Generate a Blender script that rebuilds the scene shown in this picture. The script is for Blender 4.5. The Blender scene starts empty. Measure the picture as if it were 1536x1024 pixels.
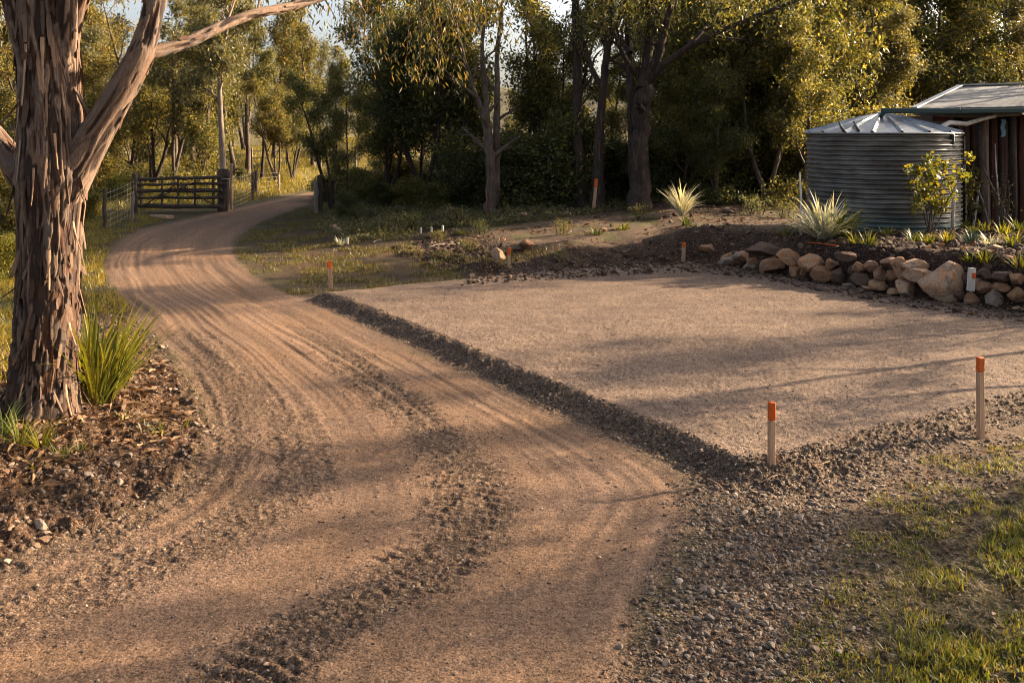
import bpy, math, random
import numpy as np
from mathutils import Vector, Matrix
rng = np.random.default_rng(7)
random.seed(7)
SC = bpy.context.scene
COL = SC.collection
F, CH, HY, CX = 1400.0, 3.0, 198.0, 768.0      # focal length, eye height, horizon row, centre column (1536 px wide)

# ------------------------------------------------------------------ numpy noise
_p = np.random.default_rng(3).permutation(256)
PERM = np.concatenate([_p, _p, _p]).astype(np.int64)
_a = np.linspace(0, 2*np.pi, 256, endpoint=False)
G2 = np.stack([np.cos(_a), np.sin(_a)], 1)[np.random.default_rng(5).permutation(256)]
_g = np.random.default_rng(9).normal(size=(256, 3)); G3 = _g/np.linalg.norm(_g, axis=1)[:, None]
def fade(t): return t*t*t*(t*(t*6-15)+10)
def n2(x, y, seed=0):
    x = np.asarray(x, float)+seed*37.31; y = np.asarray(y, float)+seed*17.77
    xi = np.floor(x).astype(np.int64); yi = np.floor(y).astype(np.int64)
    xf = x-xi; yf = y-yi; xi &= 255; yi &= 255
    def g(ix, iy, dx, dy):
        v = G2[PERM[PERM[ix & 255]+(iy & 255)]]
        return v[..., 0]*dx+v[..., 1]*dy
    u, v = fade(xf), fade(yf)
    a = g(xi, yi, xf, yf); b = g(xi+1, yi, xf-1, yf); c = g(xi, yi+1, xf, yf-1); d = g(xi+1, yi+1, xf-1, yf-1)
    return 1.5*((a+(b-a)*u)+((c+(d-c)*u)-(a+(b-a)*u))*v)
def n3(x, y, z, seed=0):
    x = np.asarray(x, float)+seed*31.7; y = np.asarray(y, float)+seed*11.3; z = np.asarray(z, float)+seed*7.9
    xi = np.floor(x).astype(np.int64); yi = np.floor(y).astype(np.int64); zi = np.floor(z).astype(np.int64)
    xf, yf, zf = x-xi, y-yi, z-zi
    u, v, w = fade(xf), fade(yf), fade(zf)
    def g(i, j, k):
        q = G3[PERM[PERM[PERM[(xi+i) & 255]+((yi+j) & 255)]+((zi+k) & 255)]]
        return q[..., 0]*(xf-i)+q[..., 1]*(yf-j)+q[..., 2]*(zf-k)
    def l(a, b, t): return a+(b-a)*t
    return 1.5*l(l(l(g(0,0,0), g(1,0,0), u), l(g(0,1,0), g(1,1,0), u), v), l(l(g(0,0,1), g(1,0,1), u), l(g(0,1,1), g(1,1,1), u), v), w)
def fbm2(x, y, o=4, seed=0):
    r = 0; a = 1; s = 0
    for i in range(o):
        r = r+a*n2(x*2**i, y*2**i, seed+i); s += a; a *= .5
    return r/s
def worley(x, y, seed=0):
    "distance to the nearest cell point, and that cell's random number"
    x = np.asarray(x, float)+seed*5.3; y = np.asarray(y, float)+seed*9.1
    xi = np.floor(x).astype(np.int64); yi = np.floor(y).astype(np.int64)
    best = np.full(x.shape, 9.0); rid = np.zeros(x.shape)
    for i in (-1, 0, 1):
        for j in (-1, 0, 1):
            h = PERM[PERM[(xi+i) & 255]+((yi+j) & 255)]
            hx = PERM[h+17]/255.; hy = PERM[h+91]/255.
            d = (xi+i+hx-x)**2+(yi+j+hy-y)**2
            m = d < best
            best = np.where(m, d, best); rid = np.where(m, PERM[h+140]/255., rid)
    return np.sqrt(best), rid
def sm(a, b, x):
    t = np.clip((x-a)/(b-a), 0, 1); return t*t*(3-2*t)
def lerp(a, b, t): return a+(b-a)*t

# ------------------------------------------------------------------ photo layout -> world
def W(px, py, z=0.0):
    Y = F*(CH-z)/(py-HY); return (np.array([(px-CX)/F*Y, Y]))
def P(px, py, Y): return np.array([(px-CX)/F*Y, Y, CH-(py-HY)/F*Y])
def poly(pts, z=0.0): return np.array([W(a, b, z) for a, b in pts])
def seg_dist(X, Y, pl, closed=False):
    "distance to a polyline and the length along it at the nearest point"
    n = len(pl); best = np.full(X.shape, 1e9); sbest = np.zeros(X.shape); acc = 0.
    for i in range(n if closed else n-1):
        a = pl[i]; b = pl[(i+1) % n]; d = b-a; L2 = d@d; L = math.sqrt(L2)
        t = np.clip(((X-a[0])*d[0]+(Y-a[1])*d[1])/L2, 0, 1)
        q = (X-a[0]-t*d[0])**2+(Y-a[1]-t*d[1])**2
        m = q < best; best = np.where(m, q, best); sbest = np.where(m, acc+t*L, sbest); acc += L
    return np.sqrt(best), sbest
def inside(X, Y, pl):
    r = np.zeros(X.shape, bool); n = len(pl); j = n-1
    for i in range(n):
        xi, yi = pl[i]; xj, yj = pl[j]
        if yi != yj:
            r ^= ((yi > Y) != (yj > Y)) & (X < (xj-xi)*(Y-yi)/(yj-yi)+xi)
        j = i
    return r
def sdist(X, Y, pl):
    d, _ = seg_dist(X, Y, pl, True); return np.where(inside(X, Y, pl), d, -d)
def smooth_pl(pl, it=2):
    for _ in range(it):
        q = [pl[0]]
        for a, b in zip(pl[:-1], pl[1:]): q += [a*.75+b*.25, a*.25+b*.75]
        q.append(pl[-1]); pl = np.array(q)
    return pl

# ------------------------------------------------------------------ objects
def tag(o, label=None, cat=None, group=None, kind=None):
    if label: o['label'] = label
    if cat: o['category'] = cat
    if group: o['group'] = group
    if kind: o['kind'] = kind
    return o
def link(o, parent=None):
    COL.objects.link(o)
    if parent is not None: o.parent = parent
    return o
def empty(name, loc, label=None, cat=None, group=None, rz=0, sc=1):
    o = bpy.data.objects.new(name, None); COL.objects.link(o); o.empty_display_size = .2
    o.location = loc; o.rotation_euler = (0, 0, rz); o.scale = (sc, sc, sc) if np.isscalar(sc) else sc
    return tag(o, label, cat, group)
def mesh_np(name, V, faces, mats=None, smooth=False, col=None, mi=None):
    "V (n,3); faces: one (m,k) index array or a list of them; col: (n,4) point colours"
    if isinstance(faces, np.ndarray): faces = [faces]
    faces = [f for f in faces if len(f)]
    me = bpy.data.meshes.new(name)
    V = np.asarray(V, np.float32)
    me.vertices.add(len(V)); me.vertices.foreach_set('co', V.ravel())
    tot = np.concatenate([np.full(len(f), f.shape[1]) for f in faces]).astype(np.int32)
    idx = np.concatenate([f.ravel() for f in faces]).astype(np.int32)
    st = np.concatenate([[0], np.cumsum(tot)[:-1]]).astype(np.int32)
    me.loops.add(len(idx)); me.loops.foreach_set('vertex_index', idx)
    me.polygons.add(len(tot)); me.polygons.foreach_set('loop_start', st)
    me.polygons.foreach_set('loop_total', tot)
    if mats is not None:
        for m in (mats if isinstance(mats, (list, tuple)) else [mats]): me.materials.append(m)
    if mi is not None: me.polygons.foreach_set('material_index', np.asarray(mi, np.int32))
    me.polygons.foreach_set('use_smooth', np.full(len(tot), bool(smooth)))
    if col is not None:
        a = me.color_attributes.new('tint', 'FLOAT_COLOR', 'POINT')
        c = np.asarray(col, np.float32)
        if c.shape[1] == 3: c = np.concatenate([c, np.ones((len(c), 1), np.float32)], 1)
        a.data.foreach_set('color', c.ravel())
    me.update(calc_edges=True); me.validate()
    return me
def obj(name, me, parent=None, loc=None, rz=None):
    o = bpy.data.objects.new(name, me); link(o, parent)
    if loc is not None: o.location = loc
    if rz is not None: o.rotation_euler = (0, 0, rz)
    return o
class MB:
    "collects simple shapes into one mesh"
    def __init__(s): s.V = []; s.F = {}; s.n = 0; s.C = []
    def add(s, V, F_, c=None):
        V = np.asarray(V, float)
        for f in (F_ if isinstance(F_, list) else [F_]):
            f = np.asarray(f); s.F.setdefault(f.shape[1], []).append(f+s.n)
        s.V.append(V); s.n += len(V)
        s.C.append(np.tile(np.array(c if c is not None else (.5, .5, .5)), (len(V), 1)))
    def box(s, c, size, R=None, jit=0, col=None, bev=0.0):
        sx, sy, sz = np.array(size)/2
        b = min(bev, sx*.9, sy*.9, sz*.9)
        if b > 0:
            V = []; 
            for x in (-1, 1):
                for y in (-1, 1):
                    for z in (-1, 1):
                        V += [(x*(sx-b), y*(sy-b), z*sz), (x*sx, y*(sy-b), z*(sz-b)), (x*(sx-b), y*sy, z*(sz-b))]
            V = np.array(V)
            me = _hull(V); V, Fs = me
        else:
            V = np.array([(x, y, z) for x in (-sx, sx) for y in (-sy, sy) for z in (-sz, sz)])
            Fs = [np.array([[0,1,3,2],[4,6,7,5],[0,4,5,1],[2,3,7,6],[0,2,6,4],[1,5,7,3]])]
        if jit: V = V+rng.normal(0, jit, V.shape)
        if R is not None: V = V@np.array(R).T
        s.add(V+np.array(c), Fs, col)
    def bar(s, a, b, w, h, col=None, bev=0.0, jit=0):
        "a box beam from a to b"
        a = np.array(a, float); b = np.array(b, float); d = b-a; L = np.linalg.norm(d)
        q = Vector(d).to_track_quat('X', 'Z').to_matrix()
        s.box((a+b)/2, (L, w, h), np.array(q), jit, col, bev)
    def tube(s, pts, rad, k=8, col=None, cap=True):
        V, Fq, caps = tube(pts, rad, k)
        s.add(V, [Fq]+([caps] if cap and k > 2 else []), col)
    def mesh(s, name, mats=None, smooth=False):
        return mesh_np(name, np.concatenate(s.V), [np.concatenate(f) for f in s.F.values()], mats, smooth, np.concatenate(s.C))
def _hull(V):
    import bmesh
    bm = bmesh.new()
    vs = [bm.verts.new(v) for v in V]
    bmesh.ops.convex_hull(bm, input=vs)
    bmesh.ops.dissolve_limit(bm, angle_limit=.02, verts=bm.verts, edges=bm.edges)
    bm.verts.ensure_lookup_table(); bm.verts.index_update()
    VV = np.array([v.co[:] for v in bm.verts]); fs = {}
    for f in bm.faces: fs.setdefault(len(f.verts), []).append([v.index for v in f.verts])
    bm.free()
    return VV, [np.array(f) for f in fs.values()]
def tube(pts, rad, k=8):
    pts = np.asarray(pts, float); n = len(pts); rad = np.broadcast_to(np.asarray(rad, float), (n,))
    t = np.gradient(pts, axis=0); t /= np.linalg.norm(t, axis=1)[:, None]+1e-9
    up = np.array([0, 0, 1.]) if abs(t[0][2]) < .9 else np.array([1., 0, 0])
    u = np.cross(up, t[0]); u /= np.linalg.norm(u); U = [u]
    for i in range(1, n):
        u = u-t[i]*(u@t[i]); u /= np.linalg.norm(u)+1e-9; U.append(u)
    U = np.array(U); Wv = np.cross(t, U)
    a = np.linspace(0, 2*np.pi, k, endpoint=False)
    V = pts[:, None]+rad[:, None, None]*(np.cos(a)[None, :, None]*U[:, None]+np.sin(a)[None, :, None]*Wv[:, None])
    i = np.arange(n-1)[:, None]*k; j = np.arange(k)[None]; j2 = (j+1) % k
    Fq = np.stack([i+j, i+j2, i+k+j2, i+k+j], -1).reshape(-1, 4)
    caps = np.array([list(range(k))[::-1], list(range((n-1)*k, n*k))])
    return V.reshape(-1, 3), Fq, caps

# ------------------------------------------------------------------ materials
class NT:
    def __init__(s, name):
        s.m = bpy.data.materials.new(name); s.m.use_nodes = True; s.t = s.m.node_tree; s.N = s.t.nodes; s.N.clear()
        s.out = s.N.new('ShaderNodeOutputMaterial')
    def n(s, typ, **kw):
        nd = s.N.new('ShaderNode'+typ)
        for k, v in kw.items():
            if k.startswith('_'): setattr(nd, k[1:], v)
            else:
                key = int(k[1:]) if k[0] == 'i' and k[1:].isdigit() else k.replace('__', ' ')
                sock = nd.inputs[key]
                if hasattr(v, 'is_output'): s.t.links.new(v, sock)
                else: sock.default_value = v
        return nd
    def math(s, op, a, b=0.5, clamp=False):
        return s.n('Math', _operation=op, _use_clamp=clamp, i0=a, i1=b).outputs[0]
    def mix(s, f, a, b, blend='MIX'):
        nd = s.N.new('ShaderNodeMix'); nd.data_type = 'RGBA'; nd.blend_type = blend
        for i, v in ((0, f), (6, a), (7, b)):
            if hasattr(v, 'is_output'): s.t.links.new(v, nd.inputs[i])
            else: nd.inputs[i].default_value = (*v, 1) if (i > 0 and len(v) == 3) else v
        return nd.outputs[2]
    def ramp(s, f, stops, interp='LINEAR'):
        nd = s.N.new('ShaderNodeValToRGB'); nd.color_ramp.interpolation = interp
        e = nd.color_ramp.elements
        while len(e) < len(stops): e.new(.5)
        for q, (p, c) in zip(e, stops): q.position = p; q.color = (*c, 1) if len(c) == 3 else c
        s.t.links.new(f, nd.inputs[0]); return nd.outputs[0]
    def noise(s, vec, scale, detail=4, rough=.55, dist=0):
        return s.n('TexNoise', Vector=vec, Scale=scale, Detail=detail, Roughness=rough, Distortion=dist).outputs[0]
    def pos(s): return s.n('NewGeometry').outputs['Position']
    def objc(s): return s.n('TexCoord').outputs['Object']
    def scale(s, vec, sc): return s.n('Mapping', Vector=vec, Scale=sc).outputs[0]
    def attr(s, name='tint'): return s.n('Attribute', _attribute_name=name)
    def bsdf(s, col, rough=.9, bump=None, bstr=.5, bdist=.01, metal=0., spec=.3):
        b = s.n('BsdfPrincipled', Roughness=rough, Metallic=metal)
        b.inputs['Specular IOR Level'].default_value = spec
        if hasattr(col, 'is_output'): s.t.links.new(col, b.inputs['Base Color'])
        else: b.inputs['Base Color'].default_value = (*col, 1)
        if bump is not None:
            q = s.n('Bump', Strength=bstr, Distance=bdist, Height=bump); s.t.links.new(q.outputs[0], b.inputs['Normal'])
        s.t.links.new(b.outputs[0], s.out.inputs[0]); return s.m
def leaf_mat(name, stops, trans=.45, tcol=(1.2, 1.1, .5), rough=.42, use_tint=False):
    t = NT(name)
    g = t.n('NewGeometry'); oi = t.n('ObjectInfo')
    r = t.math('ADD', t.math('MULTIPLY', g.outputs['Random Per Island'], .8), t.math('MULTIPLY', oi.outputs['Random'], .2))
    c = t.ramp(r, stops)
    if use_tint: c = t.mix(1., c, t.attr().outputs['Color'], 'MULTIPLY')
    b = t.n('BsdfPrincipled', Roughness=rough); b.inputs['Specular IOR Level'].default_value = .35
    t.t.links.new(c, b.inputs['Base Color'])
    tc = t.mix(1., c, tcol, 'MULTIPLY')
    tr = t.n('BsdfTranslucent'); t.t.links.new(tc, tr.inputs['Color'])
    m = t.N.new('ShaderNodeMixShader'); m.inputs[0].default_value = trans
    t.t.links.new(b.outputs[0], m.inputs[1]); t.t.links.new(tr.outputs[0], m.inputs[2])
    t.t.links.new(m.outputs[0], t.out.inputs[0]); return t.m
def wood_mat(name, stops, sc=(30, 30, 2), bd=.006, rough=.85):
    t = NT(name); v = t.scale(t.objc(), sc)
    n = t.noise(v, 1, 6, .65, .6); n2_ = t.noise(t.objc(), 3, 3)
    c = t.ramp(t.math('ADD', t.math('MULTIPLY', n, .7), t.math('MULTIPLY', n2_, .3)), stops)
    return t.bsdf(c, rough, n, .7, bd)
# ------------------------------------------------------------------ camera, sun, sky
SUN_AZ, SUN_EL = math.radians(70), math.radians(21)       # clockwise from straight ahead; above the horizon
S = Vector((math.sin(SUN_AZ)*math.cos(SUN_EL), math.cos(SUN_AZ)*math.cos(SUN_EL), math.sin(SUN_EL)))
cam = bpy.data.cameras.new('camera'); camo = bpy.data.objects.new('camera', cam); COL.objects.link(camo)
cam.sensor_width = 36; cam.lens = F/1536*36; cam.shift_y = -(512-HY)/1536
cam.clip_start = .05; cam.clip_end = 3000
camo.location = (0, 0, CH); camo.rotation_euler = (math.radians(90), 0, 0); SC.camera = camo
sl = bpy.data.lights.new('sun', 'SUN'); so = bpy.data.objects.new('sun', sl); COL.objects.link(so)
sl.energy = 5.0; sl.angle = math.radians(.5); sl.color = (1, .775, .515)
so.rotation_euler = S.to_track_quat('Z', 'Y').to_euler(); so.location = S*50
wd = bpy.data.worlds.new('World'); SC.world = wd; wd.use_nodes = True
wn = wd.node_tree; bg = wn.nodes['Background']
sky = wn.nodes.new('ShaderNodeTexSky'); sky.sky_type = 'NISHITA'; sky.sun_disc = False
sky.sun_elevation = SUN_EL; sky.sun_rotation = SUN_AZ
sky.air_density = .8; sky.dust_density = 5.0; sky.ozone_density = .2
hs = wn.nodes.new('ShaderNodeHueSaturation'); hs.inputs['Saturation'].default_value = .7; hs.inputs['Value'].default_value = 1.3
wn.links.new(sky.outputs[0], hs.inputs['Color']); wn.links.new(hs.outputs[0], bg.inputs[0]); bg.inputs[1].default_value = .062
SC.view_settings.view_transform = 'Standard'; SC.view_settings.look = 'None'
SC.view_settings.exposure = 2.14; SC.view_settings.gamma = 1
SC.render.engine = 'CYCLES'
SC.cycles.pixel_filter_type = 'BLACKMAN_HARRIS'; SC.cycles.filter_width = 1.0
SC.cycles.max_bounces = 6; SC.cycles.diffuse_bounces = 3; SC.cycles.transmission_bounces = 4; SC.cycles.glossy_bounces = 2
SC.cycles.use_denoising = True; SC.cycles.use_adaptive_sampling = True; SC.cycles.adaptive_threshold = .02
# ------------------------------------------------------------------ layout of the ground (photo pixels -> metres)
ROAD_L = smooth_pl(poly([(-900,1500),(-300,1000),(0,845),(160,790),(300,715),(322,650),(310,600),(262,530),(205,475),(165,425),(158,392),(172,362),(205,345),(262,331),(335,316),(405,301),(470,287),(520,270),(640,257),(780,252),(1000,249)]))
ROAD_R = smooth_pl(poly([(900,1500),(935,1060),(960,930),(1010,830),(1040,760),(1010,715),(900,662),(760,595),(600,520),(500,470),(440,445),(385,418),(352,390),(347,368),(372,342),(420,320),(470,305),(535,285),(640,268),(780,260),(1000,255)]))
ROAD = np.concatenate([ROAD_L, ROAD_R[::-1]])
PZ = 0.14
PAD_BACK = poly([(488,438),(620,425),(760,411),(900,402),(1030,396)], PZ)
WALL = poly([(1030,396),(1080,396),(1130,405),(1200,419),(1300,437),(1400,451),(1536,470),(1800,508)], PZ)
PAD = np.concatenate([poly([(1118,690),(1040,655),(900,600),(800,560),(650,497),(520,447)], PZ), PAD_BACK, WALL[1:], poly([(1760,545),(1536,588),(1440,614),(1300,645),(1190,678)], PZ)])
BACKLINE = np.concatenate([np.array([[-14., 13.5], [-5.2, 15.4]]), PAD_BACK[:-1], WALL])
_s = np.concatenate([[0], np.cumsum(np.linalg.norm(np.diff(BACKLINE, axis=0), axis=1))])
GRAVEL = poly([(1045,735),(1180,700),(1330,672),(1460,655),(1380,690),(1270,760),(1230,850),(1240,940),(1300,1300),(880,1300),(935,1020),(985,900),(1040,800)])
GRASS_R = poly([(1800,640),(1536,700),(1440,770),(1370,850),(1270,930),(1180,1060),(1100,1400),(2600,1400),(2600,700)])
GRASS_R2 = poly([(1800,605),(1536,655),(1380,690),(1280,770),(1260,860),(1180,960),(1080,1200),(2600,1400),(2600,700)])
GRASS_L = poly([(-900,330),(150,322),(235,326),(165,352),(140,390),(125,440),(112,520),(60,600),(-100,640),(-900,700)])
GRASS_M = poly([(372,352),(440,322),(560,330),(640,345),(700,370),(725,409),(560,430),(495,440),(420,428),(362,400)])
FIELD = poly([(-900,312),(60,312),(200,318),(330,312),(470,284),(640,252),(2500,215),(2500,203),(-2500,203),(-2500,312)])
VERGE = poly([(-900,640),(-60,560),(110,470),(160,430),(205,475),(262,530),(310,600),(322,650),(300,715),(160,790),(0,850),(-300,1000),(-900,1500)])
TREAD = smooth_pl(poly([(470,500),(560,575),(640,640),(695,700),(712,750),(670,830),(560,900),(440,960),(330,1040),(150,1200)]))
TREAD2 = smooth_pl(poly([(290,500),(345,560),(400,610),(440,655),(462,700),(430,745),(330,800),(180,860),(40,910),(-200,1010)]))
SOIL = poly([(575,366),(700,338),(1000,318),(1240,330),(1536,330),(1900,330),(1900,540),(1536,470),(1300,437),(1130,405),(1030,396),(760,411),(690,416),(720,395),(640,385)], .3)

def height_base(X, Y):
    X = np.asarray(X, float); Y = np.asarray(Y, float)
    d, s = seg_dist(X, Y, BACKLINE)
    # side: positive beyond the line as seen from the camera
    j = np.clip(np.searchsorted(_s, s)-1, 0, len(BACKLINE)-2)
    a = BACKLINE[j]; e = BACKLINE[j+1]-a
    side = e[..., 0]*(Y-a[..., 1])-e[..., 1]*(X-a[..., 0])
    db = np.where(side > 0, d, -d)
    # top height along the line, and the width over which it rises
    top = np.interp(s, [_s[2], _s[3], _s[6], _s[7], _s[9], _s[11]], [0.0, .02, .50, .60, .84, .86])
    wid = np.interp(s, [_s[1], _s[3], _s[5], _s[6], _s[7], _s[9]], [2.5, 2.5, 2.8, 2.2, 1.1, .85])
    off = np.interp(s, [_s[5], _s[7], _s[8]], [.35, .1, -.04])
    T = top*sm(off, off+wid, db)
    T = T+np.clip(db-8, 0, 60)*.03*sm(_s[4], _s[7], s)
    T = T*sm(.2, 3.2, -sdist(X, Y, ROAD))
    p = sdist(X, Y, PAD); px = p+.07*n2(X*1.1, Y*1.1, 3)+.045*n2(X*4.2, Y*4.2, 5)
    fr = sm(-.2, .6, sdist(X, Y, GRASS_R2)+.5)*sm(2.0, 3.2, X)
    Hp = PZ*sm(-.34-.35*fr, .06, px)
    front = np.clip(T, 0, 9)
    H = np.maximum(Hp, front)
    H = np.where(p > 0.05, np.maximum(PZ, H), H)
    # left bank the tree stands on
    v = sdist(X, Y, VERGE); gl = sdist(X, Y, GRASS_L)
    bank = sm(-.1, 1.6, np.maximum(v, gl))*sm(22, 12, Y)
    H = H+.20*bank
    H = H+.10*sm(0, 3, sdist(X, Y, GRASS_R2))*sm(12, 8, Y)
    H = H+np.clip(Y-60, 0, 400)*.012*sm(60, 90, Y)
    return H, p, db, s
def gz(x, y):
    return float(height_base(np.array([x]), np.array([y]))[0][0])
def hit(px, py):
    "where the line of sight through a photo pixel meets the ground"
    dx = (px-CX)/F; dz = -(py-HY)/F
    Y = np.linspace(4, 140, 6000) ; z = CH+dz*Y; h = height_base(dx*Y, Y)[0]
    k = np.argmax(z <= h)
    return np.array([dx*Y[k], Y[k], h[k]])

# grid that is fine near the camera and coarse far away
NC, NR = 760, 640
u_in = np.linspace(-1, 1, NC)
u = np.concatenate([[-60, -25, -12, -7, -4.5, -3.2, -2.4, -1.9, -1.6, -1.4, -1.25, -1.12, -1.05], u_in, [1.05, 1.12, 1.25, 1.4, 1.6, 1.9, 2.4, 3.2, 4.5, 7, 12, 25, 60]])
yr = 1/np.linspace(1/4.75, 1/48., NR)
yr = np.concatenate([[-60, -30, -15, -8, -4, -1, 1, 2.2, 3, 3.6, 4.1, 4.45], yr, [50, 52.5, 55, 58, 62, 66, 71, 77, 84, 92, 102, 115, 130, 150, 175, 210, 260, 330, 430, 600, 900, 1400]])
GY = np.repeat(yr[:, None], len(u), 1); GX = u[None]*(.575*np.maximum(yr, 3)+.35)[:, None]
X, Y = GX.ravel(), GY.ravel()
H, PD, DB, SS = height_base(X, Y)
near = sm(42, 18, Y)*sm(0, 4, Y)
wr = .10*n2(X*1.3, Y*1.3, 11)+.05*n2(X*4, Y*4, 12)+.03*n2(X*11, Y*11, 13)
dl, sl_ = seg_dist(X, Y, ROAD_L); dr, sr_ = seg_dist(X, Y, ROAD_R)
RD = sdist(X, Y, ROAD)+wr
vv = dl/(dl+dr+1e-6)
M_road = sm(-.12, .12, RD)*sm(.0, -.3, PD)
M_pad = sm(-.06, .10, PD+.04*n2(X*5, Y*5, 4))
M_bank = sm(-.50, -.26, PD+wr*1.2)*(1-M_pad)*sm(.3, -.1, DB)
M_grav = sm(-.25, .35, sdist(X, Y, GRAVEL)+wr*2)*(1-M_pad)
M_verge = sm(-.15, .25, sdist(X, Y, VERGE)+wr)*(1-M_road*.6)
dt, st = seg_dist(X, Y, TREAD); dt2, _ = seg_dist(X, Y, TREAD2)
M_tread = sm(.46, .14, dt+.13*n2(X*1.7, Y*1.7, 21)+.10*n2(X*6, Y*6, 22))*M_road*sm(15.5, 11.5, Y)
M_tread = np.maximum(M_tread, .85*M_road*sm(.55, .12, dt2+.18*n2(X*1.9, Y*1.9, 24)+.12*n2(X*7, Y*7, 25)))
M_tread = np.maximum(M_tread, M_road*sm(.75, .1, dl-.25*n2(X*1.7, Y*1.7, 23))*sm(14.5, 11, Y)*.9)
M_soil = sm(-.2, .3, sdist(X, Y, SOIL)+wr*2)*(1-M_pad)
gr2 = sdist(X, Y, GRASS_R2)
M_gr = np.maximum(sm(-.5, 1.0, gr2+wr*4), 0)*(1-M_pad)
M_gg = sm(-.3, .6, sdist(X, Y, GRASS_R)+wr*4)
M_gl = sm(-.15, .5, sdist(X, Y, GRASS_L)+wr*2)
M_gm = sm(-.2, .5, sdist(X, Y, GRASS_M)+wr*3)
M_f = np.maximum(sm(-1, 2, sdist(X, Y, FIELD)+wr*5), sm(40, 60, Y)*sm(5, -10, X))*(1-M_road)
M_f = M_f*(1-sm(-2, 1, DB)*sm(-3, 2, X))

# relief: ruts that follow the drive, clods, embedded stones
rutf = sm(7, 13, Y)
rut = n2(vv*5.2+.25*n2(X*.4, Y*.4, 30), sl_*.06, 31)*.75+n2(vv*11+.4*n2(X*.5, Y*.5, 30), sl_*.16, 32)*(.26+.3*rutf)+.85*n2(vv*24+1.1*n2(X*.33, Y*.33, 29), sl_*.12, 33)*sm(-.25, .35, n2(vv*4, sl_*.22, 28))+(.1+.25*rutf)*n2(vv*52+1.2*n2(X*.4, Y*.4, 26), sl_*.3, 27)
w1, r1 = worley(X*6.5, Y*6.5, 1); w2, r2 = worley(X*17, Y*17, 2); w3, r3 = worley(X*38, Y*38, 3)
lump1 = np.clip(.62-w1, 0, 1)*(r1 > .35)*(.4+r1); lump2 = np.clip(.6-w2, 0, 1)*(r2 > .4)*(.4+r2); lump3 = np.clip(.58-w3, 0, 1)*(.4+r3)
fb = fbm2(X*2.2, Y*2.2, 4, 41)
n_far = sm(26, 9, Y)
treadlug = n2(sl_*4.2+.8*n2(X*3, Y*3, 50), vv*7, 51)*n2(X*9, Y*9, 52)
HR = .018*rut*M_road*near*(1-M_pad)
HR += M_road*n_far*(.002*n2(X*25, Y*25, 53)+.010*lump2*(.12+1.2*M_tread)*sm(-.3, .3, fb+M_tread*.3)+.007*lump3*(.15+1.2*M_tread)+.004*n2(X*6, Y*6, 49))
lug = np.sin(2*np.pi*(st/.13)+9*np.abs(dt-.25)+2*n2(X*1.5, Y*1.5, 46))*sm(-.1, .3, n2(st*.9, dt*3, 47))*(dt < .5)
HR += M_tread*n_far*(.012*lump1*(.5+fb)+.010*lump2+.022*treadlug+.014*lug-.012)
HR += M_pad*n_far*(.014*n2(X*1.1, Y*1.1, 54)+.007*lump3+.007*lump2*sm(-.1, .4, fb)+.006*n2(X*22, Y*22, 55)+.008*n2(X*5, Y*5, 48))
HR += M_bank*n_far*(.035*lump2+.016*lump3+.02*n2(X*5, Y*5, 56))
HR += M_grav*n_far*(.025*lump2+.014*lump3+.03*fb)
HR += M_verge*n_far*(.10*fb+.085*lump1*(.6+fb)+.035*lump2+.02*lump3)
HR += M_gr*(1-M_grav)*n_far*(.05*fb+.03*lump1+.022*lump2)
top_track = sm(1.2, 2.4, DB)*sm(_s[4], _s[5], SS)*sm(12.5, 8, DB)*sm(_s[8], _s[7]-.3, SS)
HR += (M_soil*near*(1-.9*top_track))*(.08*n2(X*1.6, Y*1.6, 57)+.12*lump1*(.5+fb)+.03*lump2+.14*np.clip(fbm2(X*.9, Y*.9, 3, 58), 0, 1)*sm(.3, 1, DB)*sm(3.5, 1.5, DB))
HR += M_soil*near*.26*np.clip(n2(X*.6, Y*1.0, 67)+.15, 0, 1)*sm(.35, 1.1, DB)*sm(4.2, 2.2, DB)*sm(_s[2], _s[3], SS)*sm(_s[9], _s[8], SS)
HR += (M_gl+M_gm*.7+M_f*.5)*near*(.05*fb)
HR += (1-M_road)*(1-M_pad)*sm(30, 80, Y)*.35*n2(X*.11, Y*.11, 59)
Z = H+HR

# albedo: the true colour of each kind of soil (light and shade come from the lamps)
def C(*c): return np.array(c, float)
def put(base, m, c): return base+(c-base)*m[:, None]
big = fbm2(X*.7, Y*.7, 3, 61)[:, None]; mid = fbm2(X*3.1, Y*3.1, 3, 62)[:, None]; fine = n2(X*14, Y*14, 63)[:, None]
A = np.tile(C(.115, .092, .045), (len(X), 1))*(1+.35*big+.2*mid)
A = put(A, sm(-1.6, -.8, PD)*sm(-.2, .2, X+5), C(.215, .142, .096)*(1+.3*mid+.25*fine))
A = put(A, M_f, C(.25, .20, .065)*(1+.4*big+.3*mid))
A = put(A, M_gm, C(.095, .064, .033)*(1+.6*mid)+C(.08, .038, .020)*np.clip(big*2.5, 0, 1))
A = put(A, M_gl, C(.105, .10, .034)*(1+.4*mid))
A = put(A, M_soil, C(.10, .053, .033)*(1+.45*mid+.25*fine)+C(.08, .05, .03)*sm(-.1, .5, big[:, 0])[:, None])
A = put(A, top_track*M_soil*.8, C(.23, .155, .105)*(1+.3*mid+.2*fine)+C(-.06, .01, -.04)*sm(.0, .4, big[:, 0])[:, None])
A = put(A, M_gr, C(.125, .080, .045)*(1+.4*mid+.2*fine))
A = put(A, M_gg*.6, C(.085, .075, .026)*(1+.4*mid))
A = put(A, M_verge, C(.135, .076, .046)*(1+.4*mid+.35*fine)*(1+.25*big))
A = put(A, M_grav, C(.21, .138, .092)*(1+.3*mid+.3*fine))
rdc = C(.335, .205, .136)*(1+.32*rut[:, None]+.12*mid+.08*fine)+C(-.02, .0, .02)*np.clip(big, -.5, .5)
A = put(A, M_road, rdc)
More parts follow.
